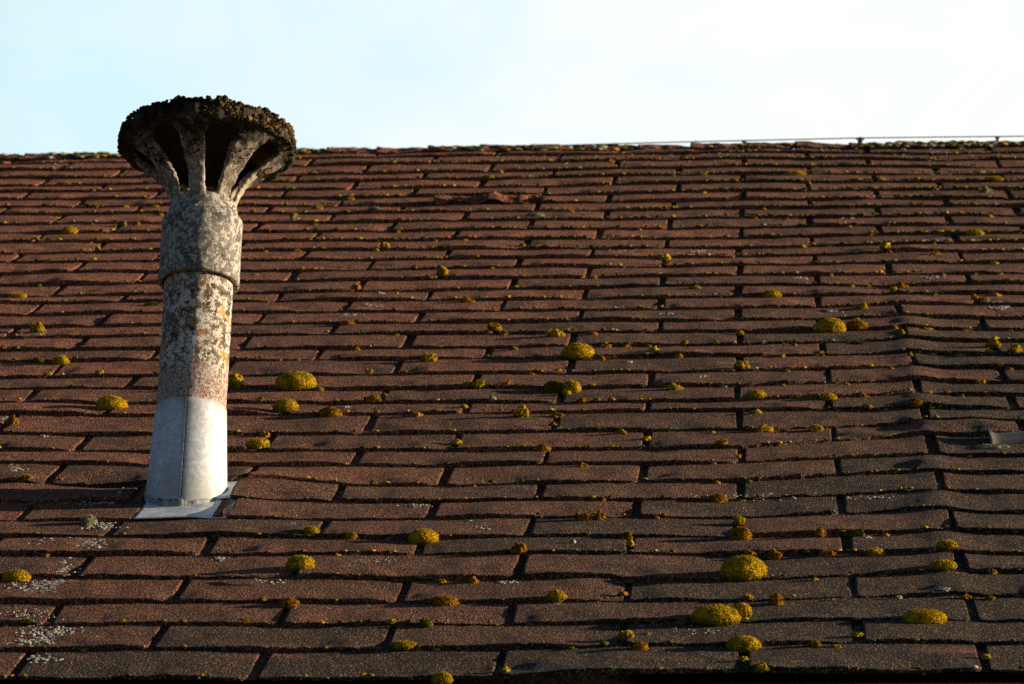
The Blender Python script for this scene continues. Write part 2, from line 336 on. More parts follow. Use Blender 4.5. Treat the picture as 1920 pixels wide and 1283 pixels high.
tabs = []; tv = []; tattr = []
def curl(X, Y, k, s): return .0034 * vn2(X * 9 + s * 3.1, Y * 8, 11) + .0013 * vn2(X * 31 + s, Y * 16, 12) + .0004 * vn2(X * 90, Y * 60, 13)
def make_tab(k, xa, xb, s, corner=(.006, .006)):
    TB = TBT[k]; NXi = max(6, int((xb - xa) / .0048)); lift = rng.normal(0, .0009, 4); lift[2:] = abs(lift[2:])
    dx = [0, 0, .0007, .0022, .005]
    cols = [(d, h) for d, h in zip(dx, (0, .55, .88, 1, 1))]
    xs = np.concatenate([[xa + d for d, h in cols], np.linspace(xa + .01, xb - .01, NXi), [xb - d for d, h in cols[::-1]]])
    hx = np.concatenate([[h for d, h in cols], np.ones(NXi), [h for d, h in cols[::-1]]])
    yl = edgeY(k, xs); yu = edgeY(k - 1, xs) + .012
    d = np.minimum(xs - xa, xb - xs); rl = np.where(xs - xa < xb - xs, corner[0], corner[1])
    rl = rl * 1.5; rnd = np.where(d < rl, rl - np.sqrt(np.maximum(rl ** 2 - (rl - d) ** 2, 0)), 0)
    yl = yl + rnd + .0011 * vn2(xs * 40, k * 7.3 + 0 * xs, 21) + .0009 * vn2(xs * 130, k * 7.3 + 0 * xs, 22) + .0009 * vn2(xs * 310, k * 7.3 + 0 * xs, 24) + .007 * np.clip(vn2(xs * 17, k * 3.1 + 0 * xs, 23) - .72, 0, 1)
    hy = [0, .5, .86, 1, 1] + [1] * 9
    offs = [0, 0, .0005, .0016, .006]
    Y = np.zeros((len(xs), 14)); 
    for j, o in enumerate(offs): Y[:, j] = yl + o
    for j in range(9): Y[:, 5 + j] = (yl + .006) + (yu - yl - .006) * ((j + 1) / 9)
    X = np.repeat(xs[:, None], 14, 1)
    skew = (rng.normal(0, .0012)); X = X + skew * (Y - Y[:, :1]) / .14
    y0 = edgeY(k, X.ravel()).reshape(X.shape); y1 = edgeY(k - 1, X.ravel()).reshape(X.shape)
    u = (Y - y0) / (y1 - y0)
    zf = z0(X, Y) - TB * u                       # floor: the course below, running up under this one
    a = (X - xa) / (xb - xa)
    cu = curl(X, Y, k, s) + lift[0] * a + lift[1] * (1 - a)
    # ends and butt cup a little with age
    cu = cu + (1 - np.clip(u, 0, 1)) ** 2 * (.0006 + lift[2] * np.exp(-(a / .10) ** 2) + lift[3] * np.exp(-((1 - a) / .10) ** 2)) 
    cu = cu - .0030 * np.exp(-((xb - X) / .030) ** 2) - .0022 * np.exp(-((X - xa) / .030) ** 2)
    cu = cu + .0030 * vn2(X * 19 + s * 5.3, Y * 24, 14) * np.clip(u * 4, 0, 1)
    th = np.maximum(TB + cu * np.clip(1.15 - u, 0, 1), .0022)
    H = np.minimum(hx[:, None], np.array(hy)[None, :])
    z = zf - .0008 * (H == 0) + th * H
    v = np.stack([X, Y, z], -1).reshape(-1, 3)
    tv.append(v); tabs.append(grid_faces(len(xs), 14)); tattr.append(np.full(len(v), s))
def cut(seg, lo, hi):
    r = []
    for a, b in seg:
        if b <= lo or a >= hi: r.append((a, b)); continue
        if a < lo: r.append((a, lo))
        if b > hi: r.append((hi, b))
    return r
for k in range(0, 39):
    mrow = k - .5
    half = (k - 1) % 2 == 0
    idx = [i + (.5 if half else 0) for i in range(-11, 8)]
    sx = [slotX(mrow, i) for i in idx]; gw = [float(np.clip(rng.normal(.0115, .0025), .007, .018)) for _ in idx]
    seg = []
    for a in range(len(sx) - 1): seg.append((sx[a] + gw[a] / 2, sx[a + 1] - gw[a + 1] / 2))
    seg = [(max(a, XL), min(b, XR)) for a, b in seg if b > XL + .02 and a < XR - .02]
    if k == 31: seg = cut(seg, PLX0, PLX1)
    if k == 30: seg = cut(seg, P0[0] - .076, P0[0] + .078)
    for a, b in seg: make_tab(k, a, b, float(rng.random()))
n = 0; F = []
for v, f in zip(tv, tabs): F.append(f + n); n += len(v)
HOUSE = empty('brick_house', Matrix.Identity(4), label='low house under a pitched roof of brown shingles, its moss-grown slope filling the view', cat='house')
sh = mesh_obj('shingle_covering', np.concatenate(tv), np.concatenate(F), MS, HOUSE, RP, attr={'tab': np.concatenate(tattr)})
# what shows in the gaps: the plain upper part of the course below
gx = np.linspace(XL, XR, 420); Z = []
for k in range(38, -1, -1):
    y0 = edgeY(k, gx); y1 = edgeY(k - 1, gx); TB = TBT[k]
    for u in (0, .5, 1): 
        yy = y0 + (y1 - y0) * u + (.0005 if u == 0 else 0); Z.append(np.stack([gx, yy, z0(gx, yy) - TB * u - .0004], -1))
v = np.stack(Z, 1).reshape(-1, 3)
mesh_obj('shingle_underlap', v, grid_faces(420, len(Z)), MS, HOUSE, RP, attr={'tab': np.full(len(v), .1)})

# ridge: overlapping folded cap pieces
x = XL; q = 0
while x < XR:
    ln = .142 + rng.normal(0, .006); n_a = 26; n_s = 26
    X = np.linspace(x - .03, x + ln + .004, n_a); s = np.linspace(-.105, .105, n_s)
    XX, SS = np.meshgrid(X, s, indexing='ij'); yr = ridgeY(X)[:, None]; drop = .008 - .0055 * ((XX - x) / ln)
    lump = .0042 * vn2(XX * 22, SS * 22 + q * 9, 31) + .003 * vn2(XX * 60, SS * 60, 32) + .004 * vn2(X * 3.0, 0 * X, 33)[:, None]
    fold = np.sqrt(SS ** 2 + .022 ** 2) - .022
    front = SS < 0
    cb, sb = math.cos(2 * BETA), math.sin(2 * BETA)
    Yy = np.where(front, yr - fold, yr + fold * cb); Zz = np.where(front, 0, -fold * sb) + drop + lump + .0015 + z0(XX, yr)
    top = np.stack([XX, Yy, Zz], -1).reshape(-1, 3); bot = top.copy(); bot[:, 2] -= .008
    g = grid_faces(n_a, n_s); nv = len(top); per = [i * n_s for i in range(n_a)] + [(n_a - 1) * n_s + j for j in range(1, n_s)] + [i * n_s + n_s - 1 for i in range(n_a - 2, -1, -1)] + [j for j in range(n_s - 2, 0, -1)]
    side = np.array([(per[i], per[(i + 1) % len(per)], per[(i + 1) % len(per)] + nv, per[i] + nv) for i in range(len(per))])
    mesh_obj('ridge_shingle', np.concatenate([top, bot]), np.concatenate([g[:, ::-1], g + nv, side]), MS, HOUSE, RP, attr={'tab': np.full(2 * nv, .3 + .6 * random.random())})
    x += ln; q += 1
# rest of the house: back slope, verges, eave, walls
yr0 = float(ridgeY(0.0)); Ld = 4.9
Rw = RP
def rw(p): return Vector(RP @ Vector(p))
A = [rw((XL, yr0 - .01, -.012)), rw((XR, yr0 - .01, -.012))]
run = yr0 * math.cos(BETA); ridge_w = A[0]
back = [ridge_w + Vector((0, run, -run * math.tan(BETA)))]; back.append(back[0] + Vector((XR - XL, 0, 0)))
th = Vector((0, 0, -.05))
vs = [A[0], A[1], back[1], back[0]]; vs += [p + th for p in vs]
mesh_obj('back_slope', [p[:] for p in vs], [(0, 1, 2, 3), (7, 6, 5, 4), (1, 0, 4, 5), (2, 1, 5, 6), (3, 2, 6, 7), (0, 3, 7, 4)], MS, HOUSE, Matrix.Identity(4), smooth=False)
ye = float(edgeY(38, 0.0))
v, f = box((XL, ye + .012, -.045), (XR, yr0 - .03, -.016)); mesh_obj('roof_boarding', v, f, MWOOD, HOUSE, RP, smooth=False)
e = rw((0, ye + .012, -.016)); GZ = float((RP @ Vector(CAM))[2]) - 1.6
v, f = box((XL, e.y + .004, e.z - .20), (XR, e.y + .030, e.z - .002)); mesh_obj('fascia_board', v, f, MWOOD, HOUSE, Matrix.Identity(4), smooth=False)
yb = back[0].y
v, f = box((XL + .1, e.y + .35, GZ - .1), (XR - .1, yb - .35, e.z - .02)); mesh_obj('wall', v, f, MWALL, HOUSE, Matrix.Identity(4), smooth=False)
v, f = box((XL + .12, e.y + .032, e.z - .21), (XR - .12, e.y + .36, e.z - .19)); mesh_obj('soffit', v, f, MWOOD, HOUSE, Matrix.Identity(4), smooth=False)
# gable triangles
for gxx, nm in ((XL + .1, 0), (XR - .1, 1)):
    p = [(gxx, e.y + .35, e.z - .02), (gxx, yb - .35, e.z - .02), (gxx, run - .02, ridge_w.z - .32)]; p2 = [(gxx + (.1 if nm == 0 else -.1), b, c) for a, b, c in p]
    mesh_obj('gable', p + p2, [(0, 1, 2), (5, 4, 3), (0, 3, 4, 1), (1, 4, 5, 2), (2, 5, 3, 0)], MWALL, HOUSE, Matrix.Identity(4), smooth=False)
v, f = box((-400, -400, GZ - .3), (400, 400, GZ)); tag(mesh_obj('ground', v, f, MGRASS, smooth=False), 'mown lawn around the house', None, None, 'structure')

# ------------------------------------------------------------------ surface height for things that sit on the roof
GXS = np.linspace(XL, XR, 2400); GED = np.stack([edgeY(k, GXS) for k in range(39)], 1)
def surf(X, Y):
    ks = GED[int(min(max((X - XL) / (XR - XL) * 2399, 0), 2399))]
    for k in range(38, 0, -1):
        if ks[k] <= Y < ks[k - 1]:
            u = (Y - ks[k]) / (ks[k - 1] - ks[k]); return float(z0(np.array([X]), np.array([Y]))[0]) + TBT[k] * (1 - u), k
    if Y < ks[38]: return 0.0, 38
    return float(z0(np.array([X]), np.array([Y]))[0]) + .004, 0

# ------------------------------------------------------------------ vent chimney
UP = np.array([0, math.sin(BETA), math.cos(BETA)])
def ax_point(h, a): return P0 + UP * h + np.array([a * h, 0, 0])
lo, hi_ = -.3, .3
def h_at(py, a):
    l_, r_ = 0, 1.2
    for _ in range(40):
        mdl = (l_ + r_) / 2
        if proj(ax_point(mdl, a))[1] > py: l_ = mdl
        else: r_ = mdl
    return l_
for _ in range(40):
    a_ = (lo + hi_) / 2
    if proj(ax_point(h_at(262, a_), a_))[0] < 389: lo = a_
    else: hi_ = a_
LEAN = a_
H = lambda py: h_at(py, LEAN) * math.sqrt(1 + LEAN ** 2)
zc = proj(ax_point(.35, LEAN))[2]; PX = zc / F_PX           # metres per pixel at the pipe
CH = Matrix.Translation(RP @ Vector(P0)) @ Matrix.Rotation(math.atan(LEAN), 4, 'Y')
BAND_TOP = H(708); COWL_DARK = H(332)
h_sl, h_b0, h_b1, h_neck, h_rim = H(769), H(534), H(418), H(396), H(276)
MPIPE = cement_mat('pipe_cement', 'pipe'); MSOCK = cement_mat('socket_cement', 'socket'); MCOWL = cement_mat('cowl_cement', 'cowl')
def sleeve_mat():
    m_ = metal_mat('galvanised_sheet', (.68, .73, .76), .62); t_ = m_.node_tree; b_ = t_.nodes['Principled BSDF']; src = b_.inputs['Base Color'].links[0].from_socket
    M = Mt.__new__(Mt); M.m = m_; M.t = t_; M.n = t_.nodes; M.b = b_; M.co = next(n.outputs['Object'] for n in t_.nodes if n.type == 'TEX_COORD'); M.bump_last = None
    z = M.xyz(2); nz = M.mr(M.noise(34, 6, .7, vec=M.mapping((1, 1, .35))), .35, .65, -.022, .022)
    top = M.mr(M.math('ADD', z, nz), h_sl - .026, h_sl + .004, 0, .38); c = M.mix(top, src, (.34, .27, .20))
    low = M.mr(M.math('ADD', z, nz), .045, -.02, 0, .6); c = M.mix(low, c, (.30, .29, .25))
    drip = M.math('MULTIPLY', M.mr(M.noise(55, 5, .6, vec=M.mapping((1, 1, .08))), .57, .68, 0, .45), M.mr(z, h_sl * .2, h_sl)); c = M.mix(drip, c, (.36, .30, .22))
    M.l(c, b_.inputs['Base Color']); return m_
MGALV = sleeve_mat() if True else metal_mat('galvanised_sheet', (.68, .73, .76), .62); MFLASH = metal_mat('flashing_sheet', (.76, .83, .87), .6)
CHIM = empty('vent_chimney', CH, label='tall lichen-stained cement vent pipe with flared cowl and bright metal sleeve standing on the roof', cat='chimney')
def lathe(name, prof, mat, na=160, disp=None, parent=CHIM, seam=0):
    prof = np.array(prof, float); th_ = np.linspace(0, 2 * math.pi, na, endpoint=False)
    P = np.zeros((na, len(prof), 3)); r = np.repeat(prof[None, :, 0], na, 0)
    P[..., 0] = r * np.cos(th_)[:, None]; P[..., 1] = r * np.sin(th_)[:, None]; P[..., 2] = prof[None, :, 1]
    v = P.reshape(-1, 3)
    if disp: 
        d = disp(v); rad = v[:, :2] / np.maximum(np.linalg.norm(v[:, :2], axis=1), 1e-6)[:, None]; v[:, :2] += rad * d[:, None]
    return mesh_obj(name, v, grid_faces(na, len(prof), True), mat, parent, CH)
def dense(pts, step=.004):
    o = []
    for (r0, z_0), (r1, z_1) in zip(pts, pts[1:]):
        n = max(1, int(math.hypot(r1 - r0, z_1 - z_0) / step)); o += [(r0 + (r1 - r0) * i / n, z_0 + (z_1 - z_0) * i / n) for i in range(n)]
    return o + [pts[-1]]
r_p = 64.5 * PX; r_s0 = 74.5 * PX; r_s1 = 65.8 * PX; r_b = 76.5 * PX; r_n = 64 * PX
lathe('pipe', dense([(r_p - .012, h_sl - .05), (r_p, h_sl - .05), (r_p * 1.0, h_b0 + .03), (r_p - .012, h_b0 + .03)]), MPIPE, disp=lambda v: .0010 * fbm(v * 40, 41) + .0005 * fbm(v * 140, 42))
lathe('socket', dense([(r_p - .003, h_b0 + .045), (r_b - .0085, h_b0 + .03), (r_b - .0085, h_b0 + .001), (r_b - .006, h_b0 - .001), (r_b - .001, h_b0), (r_b, h_b0 + .003), (r_b - .0003, h_b1 - .004), (r_b - .0015, h_b1 + .001), (r_b - .005, h_b1 + .006), (r_n + .0022, h_b1 + .012), (r_n + .0005, h_neck), (r_n - .002, h_neck + .012), (r_n - .01, h_neck + .012)], .003), MSOCK, disp=lambda v: .0014 * fbm(v * 30, 43) + .0007 * fbm(v * 120, 44))
lathe('metal_sleeve', dense([(r_s0 + .001, -.003), (r_s0, .012), (r_s1, h_sl - .0), (r_s1 - .0015, h_sl + .0005), (r_s1 - .003, h_sl - .02)], .01), MGALV, disp=None)
# overlap seam of the sleeve, facing the viewer, and its dark slit
th_s = -math.pi / 2 + .04
for nm, off, wd, mt_, dr in (('sleeve_seam', 0.0, .0009, MWOOD, .0016), ('seam_lip', -.0026, .0026, MGALV, .0020)):
    v = []
    for i in range(40):
        t = i / 39; zz = .012 + (h_sl - .012) * t; rr = r_s0 + (r_s1 - r_s0) * t + dr
        for s_ in (-1, 1):
            ta = th_s + (off + s_ * wd / 2) / rr
            v.append((rr * math.cos(ta), rr * math.sin(ta), zz)); v.append(((rr - .003) * math.cos(ta), (rr - .003) * math.sin(ta), zz))
    f = []
    for i in range(39):
        a = i * 4; b = a + 4
        f += [(a, a + 2, b + 2, b), (a + 2, a + 3, b + 3, b + 2), (a + 1, a, b, b + 1)]
    f += [(0, 1, 3, 2), (156, 158, 159, 157)]
    mesh_obj(nm, v, f, mt_, bpy.data.objects['metal_sleeve'], CH, smooth=False)
bpy.context.view_layer.update()
# flashing plate under the pipe, lying in the roof plane
pz = .0035
yl_, yu_ = float(edgeY(31, P0[0])) + .001, float(edgeY(29, P0[0])) + .02
nx_, ny_ = 40, 40; X = np.linspace(PLX0 + .002, hit(438, 970)[0], nx_); Y = np.linspace(yl_, yu_, ny_); XX, YY = np.meshgrid(X, Y, indexing='ij')
e31, e30, e29 = [edgeY(q_, XX.ravel()).reshape(XX.shape) for q_ in (31, 30, 29)]
UU = np.where(YY < e30, (YY - e31) / (e30 - e31), (YY - e30) / (e29 - e30)); ZZ = z0(XX, YY) - TBT[31] * np.clip(UU, 0, 1) + .0016 + .0035 * np.clip((PLX1 - .006 - XX) / .03, 0, 1) + .0005 * vn2(XX * 30, YY * 30, 51)
top = np.stack([XX, YY, ZZ], -1).reshape(-1, 3); bot = top - [0, 0, .0016]; g = grid_faces(nx_, ny_); nv = len(top)
per = [i * ny_ for i in range(nx_)] + [(nx_ - 1) * ny_ + j for j in range(1, ny_)] + [i * ny_ + ny_ - 1 for i in range(nx_ - 2, -1, -1)] + [j for j in range(ny_ - 2, 0, -1)]
side = np.array([(per[i], per[i] + nv, per[(i + 1) % len(per)] + nv, per[(i + 1) % len(per)]) for i in range(len(per))])
mesh_obj('flashing_plate', np.concatenate([top, bot]), np.concatenate([g, g[:, ::-1] + nv, side]), MFLASH, CHIM, RP)
# ragged sealant round the foot, where the sleeve meets the plate (a slanted ring)
na, ns = 220, 12; v = []
for i in range(na):
    t = 2 * math.pi * i / na
    rj = r_s0 + .0005; d = np.array([math.cos(t), math.sin(t), 0])
    jag = .4 + .7 * float(fbm(np.array([[math.cos(t) * 4, math.sin(t) * 4, 1.]]), 61, 5)[0])
    for j in range(ns):
        ph = math.pi * j / (ns - 1); rr = rj - .002 + (.0030 + .0030 * jag) * math.sin(ph) ; hh = (.004 + .006 * max(jag, 0)) * (math.cos(ph) + .1)
        # base follows the roof plane: height of plane along the plumb axis
        loc = np.array([rr * d[0], rr * d[1] * 1.0, 0]); base = -loc[1] * 0 + loc[1] * math.tan(BETA)
        v.append((rr * d[0], rr * d[1], base + .004 + max(hh, -.006)))
mesh_obj('sealant', v, grid_faces(na, ns, True), MSEAL, CHIM, CH)
# extend the sleeve down to the plate on the low side (its foot is cut to the slope)
sl = bpy.data.objects['metal_sleeve'].data
co = np.zeros(len(sl.vertices) * 3); sl.vertices.foreach_get('co', co); co = co.reshape(-1, 3)
hh = co[:, 2] / h_sl; wgt = np.clip(1 - hh * 3.5, 0, 1)
foot = co[:, 1] * math.tan(BETA); co[:, 2] = np.where(hh < .9, co[:, 2] + foot * np.clip(1 - hh / .5, 0, 1), co[:, 2]); sl.vertices.foreach_set('co', co.ravel()); sl.update()
for nm in ('sleeve_seam', 'seam_lip'):
    sl = bpy.data.objects[nm].data
    for vv in sl.vertices:
        hh = vv.co.z / h_sl; vv.co.z += vv.co.y * math.tan(BETA) * max(0, 1 - hh / .5)

# --- the cast cowl: signed distance field -> surface nets, then cut into neck, ribs and lid
def surface_nets(D, org, st):
    nx, ny, nz = D.shape; ins = D < 0
    c = [ins[a:nx - 1 + a, b:ny - 1 + b, c_:nz - 1 + c_] for a in (0, 1) for b in (0, 1) for c_ in (0, 1)]
    s = sum(q.astype(np.int8) for q in c); act = (s > 0) & (s < 8)
    idx = -np.ones(act.shape, int); idx[act] = np.arange(act.sum()); ci = np.argwhere(act)
    acc = np.zeros((len(ci), 3)); cnt = np.zeros(len(ci))
    cs = [(a, b, c_) for a in (0, 1) for b in (0, 1) for c_ in (0, 1)]
    for p in range(8):
        for q in range(p + 1, 8):
            A_, B_ = np.array(cs[p]), np.array(cs[q])
            if abs(A_ - B_).sum() != 1: continue
            da = D[tuple((ci + A_).T)]; db = D[tuple((ci + B_).T)]; mk = (da < 0) != (db < 0)
            t = da[mk] / (da[mk] - db[mk]); acc[mk] += ci[mk] + A_ + (B_ - A_) * t[:, None]; cnt[mk] += 1
    V = acc / cnt[:, None] * st + org; Fq = []
    for ax in range(3):
        sh0 = [slice(None)] * 3; sh1 = [slice(None)] * 3; sh0[ax] = slice(0, -1); sh1[ax] = slice(1, None)
        a = ins[tuple(sh0)]; b = ins[tuple(sh1)]; cr = np.argwhere(a != b); o1, o2 = (ax + 1) % 3, (ax + 2) % 3
        mk = (cr[:, o1] > 0) & (cr[:, o2] > 0) & (cr[:, o1] < D.shape[o1] - 1) & (cr[:, o2] < D.shape[o2] - 1); cr = cr[mk]
        e1 = np.zeros(3, int); e1[o1] = 1; e2 = np.zeros(3, int); e2[o2] = 1
        q = np.stack([idx[tuple(cr.T)], idx[tuple((cr - e1).T)], idx[tuple((cr - e1 - e2).T)], idx[tuple((cr - e2).T)]], 1)
        fl = ~a[tuple(cr.T)]; q[~fl] = q[~fl]; q[fl] = q[fl][:, ::-1]
        Fq.append(q)
    return V, np.concatenate(Fq)
NR = 7; st = .0026; R_rim = 159 * PX
org = np.array([-R_rim - .03, -R_rim - .03, h_neck - .015]); dims = [int((2 * R_rim + .06) / st)] * 2 + [int((h_rim - h_neck + .085) / st)]
gi = np.stack(np.meshgrid(*[np.arange(d) for d in dims], indexing='ij'), -1).reshape(-1, 3) * st + org
rr = np.hypot(gi[:, 0], gi[:, 1]); th = np.arctan2(gi[:, 1], gi[:, 0]); zz = gi[:, 2]
Ht = h_rim - h_neck
def prof(z): t = np.clip((z - h_neck) / Ht, -.2, 1.25); return r_n + (R_rim - r_n) * np.interp(t, [0, .12, .25, .4, .52, .63, .73, .82, .9, 1.0, 1.1], [0, .012, .055, .15, .27, .42, .60, .77, .89, .95, .95])
dprof = (prof(zz + .002) - prof(zz - .002)) / .004
n_s = .0030 * vn(gi * 26, 71) + .0016 * vn(gi * 75, 72) + .0010 * vn(gi * 160, 74)
shell = np.abs(rr - (prof(zz) - .006)) / np.sqrt(1 + dprof ** 2) - .0052
shell = np.maximum(shell, np.maximum(h_neck - .008 - zz, zz - (h_rim + .012)))
th0 = -math.pi / 2 + math.radians(-5)
sec = 2 * math.pi / NR; ph = (th - th0 + sec / 2) % sec - sec / 2          # 0 in the middle of a rib
op = sec / 2 - np.abs(ph)                                                              # angular distance from the middle of an opening
irr = vn(np.stack([np.floor((th - th0) / sec), np.zeros(len(th)), np.zeros(len(th))], 1) + .5, 73)
tz = (zz - h_neck) / Ht
hw = math.radians(12.6) + math.radians(2.6) * np.clip(tz, 0, 1) + .03 * irr
tlo, thi = -.07, .91
ct = (tlo + thi) / 2; ht = (thi - tlo) / 2
e_ = (np.abs(op) / hw) ** 2.8 + (np.abs(tz - ct) / ht) ** 4.5
dop = (1 - e_ ** (1 / 2.8)) * np.minimum(hw * rr, ht * Ht * 1.2)                                # positive inside an opening
body = np.maximum(shell, dop)
# lid: shallow disc with a thick broken rim
lidr = R_rim + .005; zl = h_rim + .008
disc = np.maximum(rr - (lidr - .004), np.abs(zz - (zl + .012 * (1 - (rr / lidr) ** 2))) - .0085)
rim = np.hypot(np.maximum(np.abs(rr - (R_rim - .003)) - .004, 0), np.maximum(np.abs(zz - (h_rim + .001)) - .007, 0)) - .0055
def smin(a, b, k): h = np.clip(.5 + .5 * (b - a) / k, 0, 1); return b * (1 - h) + a * h - k * h * (1 - h)
D = smin(smin(body, disc, .010), rim, .010) + n_s - np.clip((zz - h_rim + .02) / .02, 0, 1) * (.0042 * vn(gi * 48, 75) + .0025 * vn(gi * 110, 76)) * (rr > R_rim * .8)
D = D.reshape(dims)
V, Fq = surface_nets(D, org, st)
fc = V[Fq].mean(1); ft = (fc[:, 2] - h_neck) / Ht; fth = np.arctan2(fc[:, 1], fc[:, 0]); rib = np.round((fth - th0) / sec).astype(int) % NR
frr = np.hypot(fc[:, 0], fc[:, 1])
cls = np.where(ft < .06, -1, np.where((ft > .86) | (frr < prof(fc[:, 2]) - .022), -2, rib))
def sub(mask, name, parent, label=None):
    f = Fq[mask]; u, inv = np.unique(f, return_inverse=True)
    o = mesh_obj(name, V[u], inv.reshape(-1, 4), MCOWL, parent, CH)
    if label: o['label'] = label
    return o
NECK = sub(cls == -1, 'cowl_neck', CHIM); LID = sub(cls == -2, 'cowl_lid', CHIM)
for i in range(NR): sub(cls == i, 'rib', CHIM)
# crust of dead moss and lichen on the lid and the outside of its rim
def crust_mat():
    M = Mt('moss_crust', .98, .05); t = M.attr('tuft')
    c = M.mix(M.mr(M.noise(60, 3), .4, .6), (.014, .010, .007), (.050, .033, .016)); c = M.mix(M.mr(t, .72, .92, 0, 1), c, (.24, .16, .055))
    c = M.mix(M.mr(M.noise(24, 3), .55, .68, 0, .75), c, (.13, .09, .035)); M.bump(M.vor(500), .002, .9); M.bump(M.noise(900, 2), .001, .8); return M.col(c)
MCR = crust_mat(); parts = []; at = []
iv, if_ = ico(2)
for i in range(5200):
    t = random.uniform(0, 2 * math.pi); lay = random.random()
    if lay < .62:
        zt = random.uniform(-.010 if math.sin(t) < .1 else .0, .020); lmp = .5 + .5 * float(vn(np.array([[math.cos(t) * 7, math.sin(t) * 7, zt * 60]]), 84)[0]); rr_ = R_rim + .003 + .0055 * lmp * random.random() ** .5
        p = np.array([math.cos(t) * rr_, math.sin(t) * rr_, h_rim + zt])
    elif lay < .90:
        rr_ = R_rim * math.sqrt(random.uniform(.55, 1)); p = np.array([math.cos(t) * rr_, math.sin(t) * rr_, h_rim + .022 + .012 * (1 - (rr_ / R_rim) ** 2)])
    else:                                        # creeping down the ribs on the weather side
        k_ = random.randrange(NR); tt = random.uniform(.55, .9); aa = th0 + k_ * sec + random.uniform(-.16, .16); rr_ = float(prof(np.array([h_neck + tt * Ht]))[0]) + .001
        p = np.array([math.cos(aa) * rr_, math.sin(aa) * rr_, h_neck + tt * Ht]); t = aa
    s = random.uniform(.0011, .0034) * (.7 if lay >= .9 else 1)
    d = iv * (1 + .55 * vn(iv * 2.3 + i * 3.1, 81) + .18 * vn(iv * 6 + i, 82))[:, None] * np.array([1, 1, .8]) * s
    parts.append((d + p, if_)); tu = random.random(); tu = tu * (.72 + .28 * (math.cos(t) > .1)); at.append(np.full(len(iv), tu))
for i in range(420):                             # thicker cushions of it on the weather side of the rim
    t = random.gauss(-.75, .62); lmp = .5 + .5 * float(vn(np.array([[math.cos(t) * 5, math.sin(t) * 5, 7.]]), 85)[0])
    if random.random() > .15 + lmp: continue
    zt = random.uniform(-.004, .024); rr_ = R_rim + random.uniform(-.003, .0055); p = np.array([math.cos(t) * rr_, math.sin(t) * rr_, h_rim + zt]); s = random.uniform(.003, .0062)
    d = iv * (1 + .6 * vn(iv * 2.6 + i * 4.3, 86) + .25 * vn(iv * 7 + i, 87))[:, None] * s; parts.append((d + p, if_)); at.append(np.full(len(iv), random.uniform(.35, .95) if math.cos(t) > .15 else random.uniform(.2, .7)))
for i in range(60):                              # tuft growing in the far openings, behind the neck
    t = math.pi / 2 + random.uniform(-.9, .35); rr_ = r_n * random.uniform(.75, 1.05); p = np.array([math.cos(t) * rr_, math.sin(t) * rr_, h_neck + random.uniform(.0, .034)]); s = random.uniform(.004, .008)
    d = iv * (1 + .4 * vn(iv * 2.3 + i * 5.1, 83))[:, None] * s; parts.append((d + p, if_)); at.append(np.full(len(iv), random.uniform(.4, .85)))
v, f = join(parts); mesh_obj('moss_crust', v, f, MCR, LID, CH, attr={'tuft': np.concatenate(at)})

# ------------------------------------------------------------------ wire along the ridge with its holders
def wire_z(X):
    return None
WP = [hit(1000, 270, 0), hit(1920, 256, 0)]
def ridge_pt(px, py):                            # point above the ridge line seen at that pixel
    d = ray(px, py); yr = float(ridgeY(0)) ; t = (yr - CAM[1]) / d[1]; p = CAM + d * t; yr = float(ridgeY(p[0])); t = (yr - CAM[1]) / d[1]; return CAM + d * t
wp = [ridge_pt(a, b) for a, b in ((960, 276), (1100, 271.2), (1280, 266.4), (1450, 262.6), (1613, 259), (1760, 257.2), (1930, 255.6))]
for a in (2.25,): wp.append(wp[-1] + (wp[-1] - wp[-2]) / np.linalg.norm(wp[-1] - wp[-2]) * (XR - wp[-1][0]))
wp.insert(0, wp[0] + np.array([-.5, 0, -.006])); wp.insert(0, wp[0] + np.array([XL - wp[0][0] + .05, 0, -.012]))
def tube(pts, r, n=8):
    pts = np.array(pts); v = []
    for i, p in enumerate(pts):
        d = pts[min(i + 1, len(pts) - 1)] - pts[max(i - 1, 0)]; d = d / np.linalg.norm(d); a = np.cross(d, [0, 0, 1.0]); a /= np.linalg.norm(a); b = np.cross(a, d)
        for j in range(n): t = 2 * math.pi * j / n; v.append(p + r * (a * math.cos(t) + b * math.sin(t)))
    return np.array(v), grid_faces(len(pts), n)[:, :], n
def tube_mesh(pts, r, n=8):
    v, f, _ = tube(pts, r, n); m_ = len(pts); extra = np.array([(i * n + n - 1, (i + 1) * n + n - 1, (i + 1) * n, i * n) for i in range(m_ - 1)]); return v, np.concatenate([f, extra])
WIRE = empty('ridge_wire', RP, label='thin grey metal wire strung just above the ridge of the roof', cat='wire')
v, f = tube_mesh(wp, .0016); mesh_obj('wire', v, f, MWIRE, WIRE, RP)
for px, py in ((1613, 262), (1395, 266), (1870, 259)):
    p = ridge_pt(px, py); big = .7 if px == 1613 else .45
    rg = [(.011, -.03), (.010, -.010), (.010, -.002), (.016, -.001), (.0165, .004), (.006, .0055), (.0045, .006), (.004, .011), (.0005, .012)]; vv = []
    for r_, z_ in rg:
        for j in range(12): vv.append(p + np.array([r_ * math.cos(j * math.pi / 6), r_ * .6 * math.sin(j * math.pi / 6), z_]) * big)
    ff = np.array([(i * 12 + j, i * 12 + (j + 1) % 12, (i + 1) * 12 + (j + 1) % 12, (i + 1) * 12 + j) for i in range(8) for j in range(12)]); mesh_obj('wire_holder', vv, ff, MWIRE, WIRE, RP, smooth=False)

